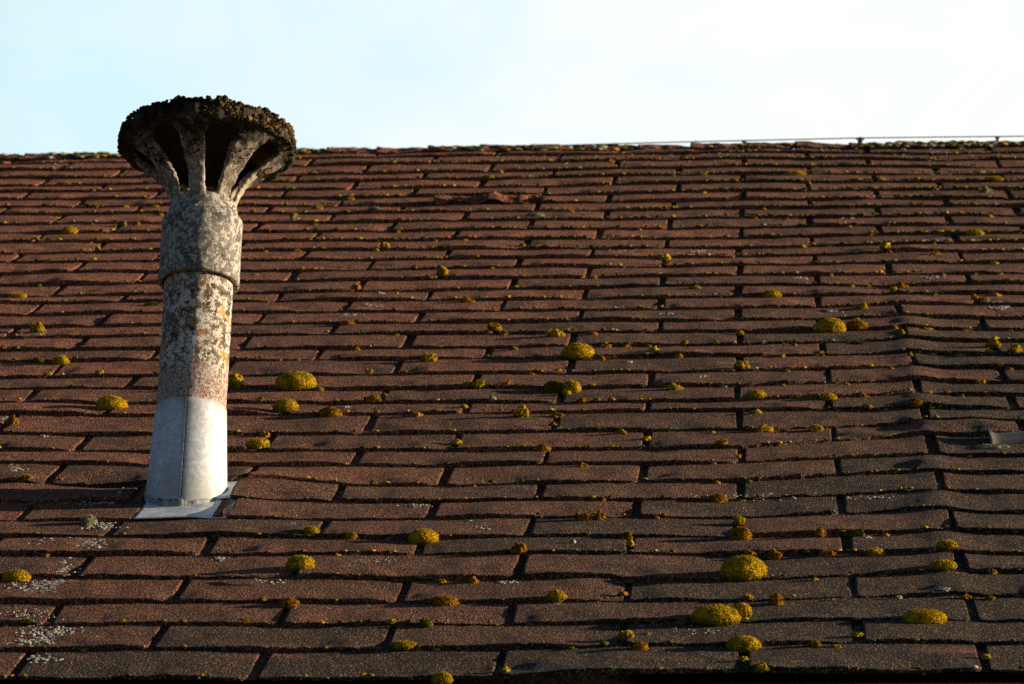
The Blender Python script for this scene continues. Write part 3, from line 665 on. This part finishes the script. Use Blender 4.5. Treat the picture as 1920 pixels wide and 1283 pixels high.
# ------------------------------------------------------------------ bent metal hook under the raised shingle near the right edge
hp = hit(1862, 826, .010); hx, hy = hp[0], hp[1]; hz = float(surf(hx + .03, hy + .02)[0]) + .002
na, nb = 30, 12; X = np.linspace(hx - .006, hx + .19, na); v = []
for i, xx in enumerate(X):
    e2 = max(0, 1 - (xx - X[0]) / .016)
    for j in range(nb):
        t = j / (nb - 1); y = hy + (t - .22) * .09 + .004 * math.sin(xx * 40) * (1 - t); zz_ = hz + .006 + .003 * math.sin(xx * 23 + 1) - (.012 * max(0, (.22 - t) / .22) ** 1.5) + .010 * e2 ** 2
        v.append((xx, y, zz_))
v = np.array(v); nv = len(v); g = grid_faces(na, nb); bot = v - [0, 0, .0018]
per = [i * nb for i in range(na)] + [(na - 1) * nb + j for j in range(1, nb)] + [i * nb + nb - 1 for i in range(na - 2, -1, -1)] + [j for j in range(nb - 2, 0, -1)]
side = np.array([(per[i], per[i] + nv, per[(i + 1) % len(per)] + nv, per[(i + 1) % len(per)]) for i in range(len(per))])
tag(mesh_obj('metal_strip', np.concatenate([v, bot]), np.concatenate([g, g[:, ::-1] + nv, side]), metal_mat('dull_strip_metal', (.15, .13, .11), .55), mw=RP), 'dull bent metal strip poking out from under a lifted shingle', 'metal strip')

# ------------------------------------------------------------------ torn, curled scraps of a shingle below the ridge
T0 = hit(925, 381); na, nb = 110, 22; X = np.linspace(-.148, .148, na); v = []
for i, xx in enumerate(X):
    wd = .125 * (1 - abs(xx / .155) ** 2.2) * (.65 + .35 * float(vn(np.array([[xx * 25, 3., 1.]]), 91)[0])) + .01
    for j in range(nb):
        t = j / (nb - 1); p = np.array([[xx * 22, t * 2.2, 5.]])
        v.append((T0[0] + xx, T0[1] + (t - .1) * wd + .012 * float(vn(np.array([[xx * 40, 1., 1.]]), 92)[0]) * (1 - t), surf(T0[0] + xx, T0[1] + t * wd)[0] + .004 + .010 * max(0, .5 + float(vn(p, 93)[0])) * math.sin(math.pi * min(1, t * .7 + .25)) + .0045 * float(vn(p * 2.7, 94)[0])))
v = np.array(v); nv = len(v); g = grid_faces(na, nb); bot = v - [0, 0, .002]
per = [i * nb for i in range(na)] + [(na - 1) * nb + j for j in range(1, nb)] + [i * nb + nb - 1 for i in range(na - 2, -1, -1)] + [j for j in range(nb - 2, 0, -1)]
side = np.array([(per[i], per[i] + nv, per[(i + 1) % len(per)] + nv, per[(i + 1) % len(per)]) for i in range(len(per))])
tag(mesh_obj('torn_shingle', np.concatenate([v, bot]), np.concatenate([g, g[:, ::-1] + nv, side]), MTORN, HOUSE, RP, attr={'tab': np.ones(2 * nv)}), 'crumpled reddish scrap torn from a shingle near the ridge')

# ------------------------------------------------------------------ moss cushions: (x, y of the middle, width, height in photo pixels, kind)
MO = [(1394,1062,86,48,'y'),(1343,1153,94,38,'y'),(1390,1142,40,26,'y'),(1735,1152,84,34,'y'),(1395,1204,64,30,'y'),(1392,1238,20,12,'y'),(1428,1257,28,14,'y'),(1848,1231,18,12,'y'),(1390,993,40,30,'o'),(1387,970,24,14,'y'),(1345,927,38,18,'o'),(1537,996,28,16,'o'),(1608,995,30,14,'g'),(1660,997,18,9,'o'),(1356,1030,14,9,'o'),(1379,1029,14,8,'o'),(1406,1031,24,14,'o'),(1452,1034,28,18,'o'),(1513,1032,14,7,'o'),(1552,1032,26,16,'o'),(1643,1031,34,18,'y'),(1777,1027,38,17,'y'),(1770,1064,50,18,'y'),(1860,1065,20,16,'o'),(1527,1080,14,10,'o'),(1655,1073,16,9,'o'),(1457,1121,28,22,'o'),(1401,1118,22,12,'o'),(1563,1120,9,7,'o'),(1685,1114,14,12,'p'),(1812,1115,18,11,'o'),(1857,1114,18,12,'o'),(1529,1207,24,14,'o'),(1566,1209,20,12,'o'),(1609,1192,22,10,'y'),
(792,1001,57,31,'y'),(656,1003,34,17,'o'),(973,1031,26,16,'o'),(1096,966,32,18,'o'),(1124,965,24,17,'o'),(1174,999,24,14,'o'),(1182,1015,16,12,'y'),(1073,1013,12,12,'p'),(1130,931,12,10,'o'),(1231,964,12,9,'o'),(826,1083,22,13,'o'),(886,1082,22,17,'o'),(831,1122,54,23,'o'),(1043,1118,36,21,'y'),(1178,1081,22,14,'g'),(1168,1111,18,12,'o'),(733,1165,20,10,'y'),(798,1164,28,18,'g'),(755,1209,50,15,'y'),(1175,1194,26,17,'y'),(1199,1211,32,20,'o'),(1073,1211,16,12,'g'),(1132,1208,16,10,'g'),(1275,1163,22,12,'g'),(828,1265,38,22,'y'),(946,1253,22,14,'y'),(1130,1259,20,9,'y'),(1212,1188,14,6,'o'),
(562,1060,52,30,'y'),(583,997,32,17,'y'),(550,1001,40,10,'g'),(541,1126,38,20,'o'),(493,1124,16,10,'o'),(27,1077,54,26,'y'),(85,1038,16,12,'o'),(163,972,34,20,'p'),(212,1014,14,7,'g'),(48,1165,26,7,'g'),(462,1163,24,6,'o'),(491,1165,10,6,'o'),(632,1038,14,10,'o'),(620,1083,12,7,'g'),
(68,613,28,20,'y'),(45,629,20,8,'g'),(7,651,12,10,'o'),(112,672,34,18,'y'),(68,672,24,13,'g'),(141,671,10,7,'o'),(88,701,18,10,'y'),(187,698,16,13,'y'),(206,753,60,29,'y'),(20,786,24,16,'o'),(48,898,24,10,'y'),(113,896,8,6,'o'),
(441,718,30,22,'y'),(552,714,78,36,'y'),(597,725,22,12,'o'),(535,758,48,26,'y'),(617,768,44,22,'o'),(491,748,18,9,'o'),(495,806,18,14,'o'),(482,829,46,20,'y'),(700,903,14,11,'o'),(649,605,24,11,'o'),(727,604,8,7,'g'),(665,652,18,12,'o'),(743,626,10,6,'o'),(804,671,30,16,'y'),(691,697,15,10,'y'),(698,748,30,12,'o'),(722,739,14,10,'o'),(781,771,22,15,'o'),(612,625,8,6,'o'),
(928,615,26,14,'y'),(945,624,18,8,'o'),(1041,626,28,15,'y'),(1110,625,20,9,'o'),(963,651,16,11,'o'),(1082,661,62,28,'y'),(1134,647,20,14,'o'),(1175,648,18,8,'o'),(1225,657,22,14,'y'),(1272,666,18,12,'o'),(1216,648,16,8,'o'),(1127,669,16,11,'o'),(1152,668,12,7,'y'),(994,697,16,9,'o'),(1046,694,14,7,'o'),(877,722,18,11,'o'),(895,722,26,13,'y'),(953,720,18,11,'o'),(972,724,14,6,'g'),(1040,721,44,24,'g'),(1072,721,36,26,'y'),(1062,732,16,12,'y'),(1264,725,28,15,'y'),(1092,748,24,12,'o'),(1119,748,12,7,'o'),(1146,748,12,9,'o'),(870,759,15,10,'y'),(977,770,28,22,'y'),(1044,773,22,12,'o'),(1037,793,14,10,'o'),(923,747,16,12,'p'),(855,822,20,14,'y'),(1017,834,32,16,'o'),(1166,805,18,12,'o'),(1211,817,20,12,'y'),(1091,867,20,12,'o'),(889,903,8,6,'o'),
(1557,607,62,32,'y'),(1607,610,42,17,'o'),(1676,611,16,13,'o'),(1388,623,16,10,'y'),(1738,614,22,8,'o'),(1815,614,20,7,'o'),(1894,614,16,8,'o'),(1691,626,10,9,'y'),(1489,644,9,9,'o'),(1612,641,30,6,'g'),(1863,640,26,18,'y'),(1905,655,26,16,'y'),(1749,660,14,7,'y'),(1800,661,18,7,'y'),(1855,658,18,10,'y'),(1342,645,12,8,'o'),(1283,645,14,9,'o'),(1464,664,16,10,'o'),(1537,662,16,8,'o'),(1707,664,10,9,'o'),(1392,686,28,16,'y'),(1474,692,14,9,'y'),(1444,690,8,5,'o'),(1670,687,10,8,'o'),(1877,684,14,8,'o'),(1894,687,12,8,'o'),(1469,720,10,9,'o'),(1587,716,12,8,'o'),(1789,709,14,9,'o'),(1838,710,22,12,'o'),(1358,722,14,8,'p'),(1419,742,36,17,'y'),(1553,742,32,16,'y'),(1621,739,18,9,'o'),(1677,735,14,7,'o'),(1704,733,14,7,'o'),(1744,735,18,10,'y'),(1776,736,10,6,'o'),(1803,737,14,9,'o'),(1853,735,10,9,'o'),(1418,768,22,13,'y'),(1627,762,18,9,'o'),(1718,760,24,12,'o'),(1433,801,30,14,'y'),(1469,801,12,7,'g'),(1530,799,28,13,'y'),(1335,805,12,9,'y'),(1402,801,10,5,'o'),(1354,831,24,12,'y'),(1461,830,10,6,'y'),(1756,787,10,7,'y'),(1385,853,8,9,'o'),(1496,857,8,7,'g'),(1344,897,14,10,'o'),(1404,896,16,8,'g'),(1863,840,66,12,'p'),(1487,927,12,9,'p'),
(1447,550,36,18,'y'),(1304,538,20,10,'o'),(1617,572,24,14,'y'),(1605,593,12,8,'y'),(1687,532,26,10,'o'),(1675,540,14,10,'y'),(1753,550,14,8,'o'),(1827,556,16,14,'o'),(1867,549,22,11,'o'),(1846,560,18,7,'o'),(1835,547,10,5,'o'),(1595,532,18,9,'o'),(1628,532,10,8,'o'),(1557,512,12,9,'o'),(1571,510,12,6,'y'),(1651,510,10,6,'y'),(1769,512,14,9,'o'),(1829,509,14,8,'o'),(1875,509,14,8,'o'),(1890,528,28,7,'y'),(1865,488,18,10,'y'),(1910,489,8,4,'o'),(1750,455,12,7,'o'),(1753,474,20,10,'o'),(1505,457,14,12,'y'),(1553,457,14,7,'o'),(1659,462,20,15,'y'),(1668,472,12,8,'o'),(1829,435,36,14,'y'),(1775,435,20,6,'o'),(1373,477,10,5,'o'),(1345,388,8,8,'o'),(1431,388,10,7,'o'),(1415,405,8,7,'o'),(1473,407,12,6,'o'),(1511,403,10,7,'o'),(1665,421,12,7,'o'),(1693,421,12,6,'o'),(1572,421,12,6,'o'),(1594,422,10,7,'o'),(1856,402,16,10,'o'),(1773,401,10,7,'o'),(1568,372,14,6,'o'),(1710,385,12,6,'o'),(1730,385,10,5,'o'),(1836,355,12,9,'o'),(1849,360,24,12,'p'),(1317,324,18,10,'o'),(1492,324,44,11,'y'),(1451,324,12,6,'o'),(1376,338,16,8,'o'),(1516,339,10,8,'o'),(1651,338,16,8,'y'),(1720,338,12,9,'o'),(1545,296,16,7,'o'),(1648,285,18,5,'y'),(1865,339,36,8,'y'),(1320,359,12,5,'o'),
(829,511,24,15,'y'),(804,521,16,8,'g'),(853,519,14,9,'o'),(721,458,18,14,'y'),(709,449,10,8,'o'),(704,467,14,9,'y'),(667,539,18,12,'o'),(744,548,8,10,'o'),(710,549,22,10,'p'),(875,562,24,10,'o'),(777,503,14,7,'o'),(922,501,10,7,'o'),(882,464,12,7,'o'),(746,430,12,9,'o'),(749,412,14,7,'o'),(655,367,18,10,'o'),(682,366,12,7,'o'),(643,375,8,9,'g'),(815,449,10,7,'o'),(871,449,12,6,'o'),(1070,391,12,9,'o'),(1003,403,34,10,'p'),(980,459,12,8,'o'),(1010,462,14,6,'o'),(1113,516,12,11,'o'),(1247,476,22,16,'y'),(1249,491,16,10,'o'),(1197,425,10,7,'o'),(915,331,20,8,'y'),(934,319,18,9,'o'),(736,307,14,6,'o'),(1145,301,12,8,'y'),(1262,326,14,7,'o'),(704,393,30,9,'p'),
(129,432,32,16,'y'),(229,419,16,14,'g'),(255,419,14,10,'o'),(168,420,18,7,'g'),(234,385,14,9,'o'),(179,385,14,7,'o'),(289,386,16,8,'o'),(299,401,14,8,'o'),(299,339,12,9,'o'),(30,551,36,11,'y'),(71,531,12,8,'g'),(285,570,34,9,'g'),(169,453,8,7,'o'),(18,453,12,6,'o'),(183,466,10,10,'y'),(26,473,12,7,'o'),(595,384,18,9,'o'),(550,398,16,10,'o'),(555,469,20,9,'o'),(497,470,10,7,'o'),(590,417,12,6,'o'),(478,513,14,6,'y'),(550,410,22,8,'p')]
MO.sort(key=lambda q: -q[2] * q[3]); SMALL = MO[290:]; MO = MO[:290]
def moss_mesh(w_, h_, kind, seed, px, py):
    fr = hit(px, py + h_ / 2, .003); sc = proj(fr)[2] / F_PX
    rx = w_ / 2 * sc; ry = rx * (.80 if w_ > 20 else .7); sphi = (CAM[2]) / np.linalg.norm(CAM - fr)
    ry = min(ry, .55 * h_ * sc / sphi * .6); hh_ = math.sqrt(max((h_ * sc - ry * sphi) ** 2 - (ry * sphi) ** 2, (.35 * h_ * sc) ** 2))
    s = 5 if w_ > 34 else (4 if w_ > 17 else 3)
    v, f = ico(s); v = v.copy()
    big = w_ > 30
    r = 1 + (.07 if big else .32) * vn(v * 1.7 + seed * 1.3, 101) + (.03 if big else .20) * vn(v * 4.1 + seed * .7, 102)
    P = v * r[:, None]; P[:, 2] = np.where(P[:, 2] < 0, P[:, 2] * .45, np.sign(P[:, 2]) * np.abs(P[:, 2]) ** .85) + .10
    P = P * np.array([rx, ry, hh_ * .86])
    if kind in 'p' or not big: P[:, 2] *= 1 + .35 * vn(v * 2.9 + seed, 103)
    wl = worley(P / (.0027 if big else .0022) + seed * 7.7, 104)
    amp = (.0028 if big else .0022); nrm = v / np.linalg.norm(v, axis=1)[:, None]
    P = P + nrm * ((.55 - wl) * amp + .0008 * vn(P / .0011 + seed, 105))[:, None]
    tuft = np.clip(.5 + .9 * (.5 - wl) + .25 * vn(P / .009 + seed, 106), 0, 1)
    X = fr[0]; Y = fr[1] + ry * .92
    if w_ < 24: P[:, 2] *= .70
    if w_ > 22:                                  # leaf tips standing out of the cushion
        fn = P[f]; nf = np.cross(fn[:, 1] - fn[:, 0], fn[:, 2] - fn[:, 0]); ar = np.linalg.norm(nf, axis=1); g_ = np.random.default_rng(seed)
        c = int(min(9000, 500 + .75e6 * ar.sum() / 2)); pk = g_.choice(len(f), c, p=ar / ar.sum()); o_ = fn[pk].mean(1); d_ = nf[pk] / ar[pk][:, None] + g_.normal(0, .45, (c, 3)); d_ /= np.linalg.norm(d_, axis=1)[:, None]
        s_ = np.cross(d_, g_.normal(0, 1, (c, 3))); s_ /= np.linalg.norm(s_, axis=1)[:, None]; ln = g_.uniform(.0008, .0024, c)[:, None]; wd = g_.uniform(.00035, .0007, c)[:, None]
        tv_ = np.stack([o_ - s_ * wd - d_ * .0004, o_ + s_ * wd - d_ * .0004, o_ + d_ * ln], 1).reshape(-1, 3); n0 = len(P)
        P = np.concatenate([P, tv_]); f = np.concatenate([f, np.arange(3 * c).reshape(-1, 3) + n0]); tuft = np.concatenate([tuft, np.repeat(np.clip(tuft[f[pk]].mean(1) + g_.normal(.12, .2, c), 0, 1), 3)])
    return P, f, tuft, X, Y
ORD = 'first second third fourth fifth sixth seventh eighth ninth tenth eleventh twelfth thirteenth fourteenth fifteenth sixteenth seventeenth eighteenth nineteenth'.split()
def ordn(n):
    if n < 20: return ORD[n - 1]
    if n == 20: return 'twentieth'
    if n == 30: return 'thirtieth'
    return ('twenty-' if n < 30 else 'thirty-') + ORD[n % 10 - 1]
CUSTOM = {(1394,1062): 'tallest domed yellow moss cushion, low on the roof far from the chimney', (1343,1153): 'long sloping yellow moss cushion touching a smaller round one', (1390,1142): 'round yellow moss cushion tucked behind the long sloping one',
 (1735,1152): 'broad low golden moss cushion beside a white lichen fleck, alone on its shingle', (792,1001): 'perfectly domed bright yellow moss cushion sitting on top of a gap below the chimney', (206,753): 'large yellow moss cushion on the shaded side of the metal sleeve',
 (552,714): 'widest yellow moss cushion beside the cement pipe, with a small ochre tuft at its edge', (535,758): 'golden moss cushion just below the widest one beside the pipe', (617,768): 'dark rusty moss cushion one course below the golden pair by the pipe',
 (441,718): 'yellow-green moss cushion half hidden behind the cement pipe', (482,829): 'flat yellow-green moss cushion next to the metal sleeve', (562,1060): 'domed yellow moss cushion over a gap below the flashing plate', (1082,661): 'smooth wide yellow-green moss cushion in the middle of the roof',
 (1557,607): 'largest moss cushion of the upper roof, yellow, with a flat ochre neighbour', (1607,610): 'flat ochre moss cushion leaning against the largest one of the upper roof', (831,1122): 'rust-brown elongated moss cushion beside reddish bare shingle',
 (1395,1204): 'yellow moss cushion hanging over the gap just above the lowest course', (129,432): 'smooth oval yellow moss cushion high on the shaded side of the cowl', (1040,721): 'dark olive moss cushion joined to a yellow-green one mid-roof', (1072,721): 'yellow-green moss cushion joined to a dark olive one mid-roof',
 (27,1077): 'yellow moss cushion beside the white lichen patch', (1390,993): 'round ochre-gold moss ball with a small yellow tuft just above it', (1387,970): 'small yellow moss tuft resting above the round ochre-gold ball', (828,1265): 'yellow-green moss cushion hanging off the eave', (163,972): 'pale crumbly moss among white lichen below the flashing plate',
 (1863,840): 'pale crumbly moss strip beneath the bent metal strip'}
items = []
for i, (px, py, w_, h_, kd) in enumerate(MO):
    P, f, tu, X, Y = moss_mesh(w_, h_, kd, i + 1, px, py); z, k = surf(X, Y); items.append([px, py, w_, h_, kd, P, f, tu, X, Y, z, k])
rows = {}
for it in items: rows.setdefault(it[11], []).append(it)
for k, lst in rows.items():
    rt = sorted([q for q in lst if q[0] > 375 and (q[0], q[1]) not in CUSTOM], key=lambda q: q[0]); lf = sorted([q for q in lst if q[0] <= 375 and (q[0], q[1]) not in CUSTOM], key=lambda q: -q[0])
    for side_, ls in (('sunlit', rt), ('shaded', lf)):
        for j, q in enumerate(ls): q.append((side_, j + 1))
used = set()
for it in items:
    px, py, w_, h_, kd, P, f, tu, X, Y, z, k = it[:12]
    sz = 'large' if w_ > 44 else 'medium' if w_ > 24 else 'small' if w_ > 13 else 'tiny'
    cn = {'y': 'yellow', 'o': 'ochre', 'g': 'olive', 'p': 'pale'}[kd]
    if (px, py) in CUSTOM: lab = CUSTOM[(px, py)]
    else: lab = f"{sz} {cn} moss, {ordn(39 - k)} course above the eave, {ordn(it[12][1])} out on the chimney's {it[12][0]} side"
    o = mesh_obj('moss_cushion' if w_ > 24 else 'moss_tuft', P, f, MOSS[kd], attr={'tuft': tu})
    ti = Matrix.Rotation(random.uniform(-.15, .15), 4, 'Z')
    o.matrix_basis = RP @ Matrix.Translation((X, Y, z - .0012)) @ ti
    tag(o, lab, 'moss', 'moss growing on the shingles')

# crumbs of moss along the butts: far too many to count
cr = {k: ([], []) for k in 'ogyp'}
v2, f2 = ico(2)
def crumb(X, Y, s, kd, sq=.8):
    z, k = surf(X, Y); d = v2 * (1 + .35 * vn(v2 * 2.1 + random.random() * 50, 111))[:, None] * np.array([s * random.uniform(1, 1.7), s, s * sq])
    cr[kd][0].append((d + [X, Y, z + s * .15], f2)); cr[kd][1].append(np.full(len(v2), random.random()))
for px, py, w_, h_, kd in SMALL:
    b = hit(px, py + h_ / 2); s = w_ * proj(b)[2] / F_PX / 2
    for _ in range(3): crumb(b[0] + random.uniform(-.6, .6) * s, b[1] + random.uniform(.2, .8) * s, s * .62, kd)
for _ in range(17000):
    k = random.randrange(0, 39); X = random.uniform(-2.0, 1.15)
    dens = .16 + .84 * (1 - k / 38) ** 1.3 * (.45 + .55 * min(1, max(0, (X + 1.2) / 1.6)))
    cl = .5 + float(vn(np.array([[X * 9, k * 5.3, 2.]]), 121)[0])
    if random.random() > dens * (.25 + 1.1 * max(0, cl)): continue
    Y = float(edgeY(k, X)) + random.uniform(-.001, .006); u = random.random()
    if abs(X - P0[0]) < .1 and k in (30, 31): continue
    if k < 15 and X > -.3 and random.random() < .55: crumb(X + random.gauss(0, .006), Y + random.uniform(0, .010), random.uniform(.002, .0052), random.choice('gopgo'), .45)
    crumb(X, Y, random.uniform(.0013, .0038) * (1.0 + .3 * (k < 12)), 'o' if u < .32 else 'g' if u < .74 else 'y' if u < .93 else 'p', .6)
for _ in range(900):                             # thicker growth on the ridge caps
    X = random.uniform(-2.3, 1.3); 
    if .5 + float(vn(np.array([[X * 4, 1., 2.]]), 122)[0]) < random.random() * .9: continue
    s = random.uniform(.003, .0085); Y = float(capY(X)) + random.uniform(0, .10); d = v2 * (1 + .4 * vn(v2 * 2.1 + random.random() * 50, 111))[:, None] * np.array([s * 1.7, s * 1.3, s * .5]); kd = random.choice('gopgp')
    cr[kd][0].append((d + [X, Y, .009 + float(z0(np.array([X]), np.array([Y]))[0])], f2)); cr[kd][1].append(np.full(len(v2), random.random()))
for kd, nm in (('o', 'ochre'), ('g', 'olive'), ('y', 'yellow'), ('p', 'pale')):
    v, f = join(cr[kd][0]); tag(mesh_obj(nm + '_moss_crumb_cover', v, f, MOSS[kd], mw=RP, attr={'tuft': np.concatenate(cr[kd][1])}), nm + ' crumbs of moss strewn along the lower edges of the shingles', 'moss crumbs', None, 'stuff')

# white lichen flakes
LC = []
def flake(X, Y, s):
    n = 9; a0 = random.random() * 6; v = []
    for lv, q in ((0, 1.0), (.0009, .82)):
        for j in range(n): t = a0 + 2 * math.pi * j / n; r = s * q * (.3 + .85 * hshf(X, j)); v.append((X + r * math.cos(t) * 1.5, Y + r * math.sin(t), surf_z + lv))
    v.append((X, Y, surf_z + .0011)); f = [(j, (j + 1) % n, n + (j + 1) % n) for j in range(n)] + [(j, n + (j + 1) % n, n + j) for j in range(n)] + [(n + j, n + (j + 1) % n, 2 * n) for j in range(n)]
    LC.append((np.array(v), np.array(f)))
def hshf(a, j): return (math.sin(a * 9131.7 + j * 78.233) * 43758.5453) % 1
for px, py, sx, sy, n, s in [(140, 1020, 60, 9, 46, .006), (100, 1066, 34, 14, 40, .007), (115, 1098, 65, 16, 120, .0045), (60, 1155, 40, 16, 16, .004), (95, 1185, 45, 12, 50, .0045), (60, 1203, 45, 5, 22, .004), (75, 1232, 30, 8, 12, .005), (190, 985, 30, 8, 20, .004), (240, 925, 22, 9, 16, .004), (190, 938, 45, 5, 14, .004), (28, 880, 14, 8, 14, .005), (10, 783, 14, 4, 6, .004), (885, 985, 25, 9, 16, .005), (780, 945, 25, 3, 8, .004), (1410, 930, 120, 4, 10, .0035), (1640, 931, 40, 3, 9, .0035), (455, 980, 14, 5, 8, .005), (545, 982, 10, 3, 4, .004), (700, 1050, 60, 5, 10, .0035), (1310, 470, 16, 3, 6, .006), (1872, 573, 17, 6, 14, .007), (1750, 519, 18, 3, 8, .006), (1560, 583, 12, 3, 5, .006), (1590, 407, 12, 4, 5, .006), (1500, 522, 9, 3, 4, .007), (1170, 467, 25, 5, 7, .006), (700, 575, 16, 4, 5, .006), (820, 533, 12, 2, 3, .006), (655, 591, 20, 3, 6, .005), (60, 630, 22, 3, 6, .005), (650, 762, 6, 2, 2, .006), (1250, 590, 12, 3, 4, .006), (1178, 680, 6, 2, 2, .006), (1320, 707, 8, 2, 3, .006), (1770, 1110, 9, 4, 7, .006), (1623, 1005, 8, 2, 3, .006), (1045, 1133, 10, 3, 5, .006), (950, 1090, 18, 3, 7, .0045), (1315, 1185, 60, 8, 8, .003), (500, 1090, 30, 6, 8, .004), (410, 1045, 10, 4, 5, .005), (225, 760, 12, 3, 4, .004), (80, 815, 6, 2, 3, .006), (300, 300, 260, 8, 26, .007), (1500, 285, 380, 14, 60, .006), (900, 300, 260, 10, 22, .006)]:
    s *= .55; sx *= 1.15; sy *= 1.2
    for _ in range(int(n * 3.2)):
        p = hit(px + random.gauss(0, sx * .5), py + random.gauss(0, sy * .5)); surf_z = surf(p[0], p[1])[0] + .0002
        if abs(p[0] - P0[0]) < .11 and abs(p[1] - P0[1]) < .12: continue
        flake(p[0], p[1], s * random.uniform(.5, 1.3))
v, f = join(LC); tag(mesh_obj('white_lichen_cover', v, f, MLICH, mw=RP, smooth=False), 'scattered white lichen crust flaking on the shingles', 'lichen', None, 'stuff')
# a dry twig lying across a course
p = [hit(472, 1082, .008), hit(492, 1088, .009), hit(508, 1091, .008), hit(521, 1092, .008)]
v, f = tube_mesh([q + np.array([0, 0, .003]) for q in p], .0016, 6); tag(mesh_obj('dry_twig', v, f, MTWIG, mw=RP), 'short dry twig lying on a shingle below the flashing plate', 'twig')
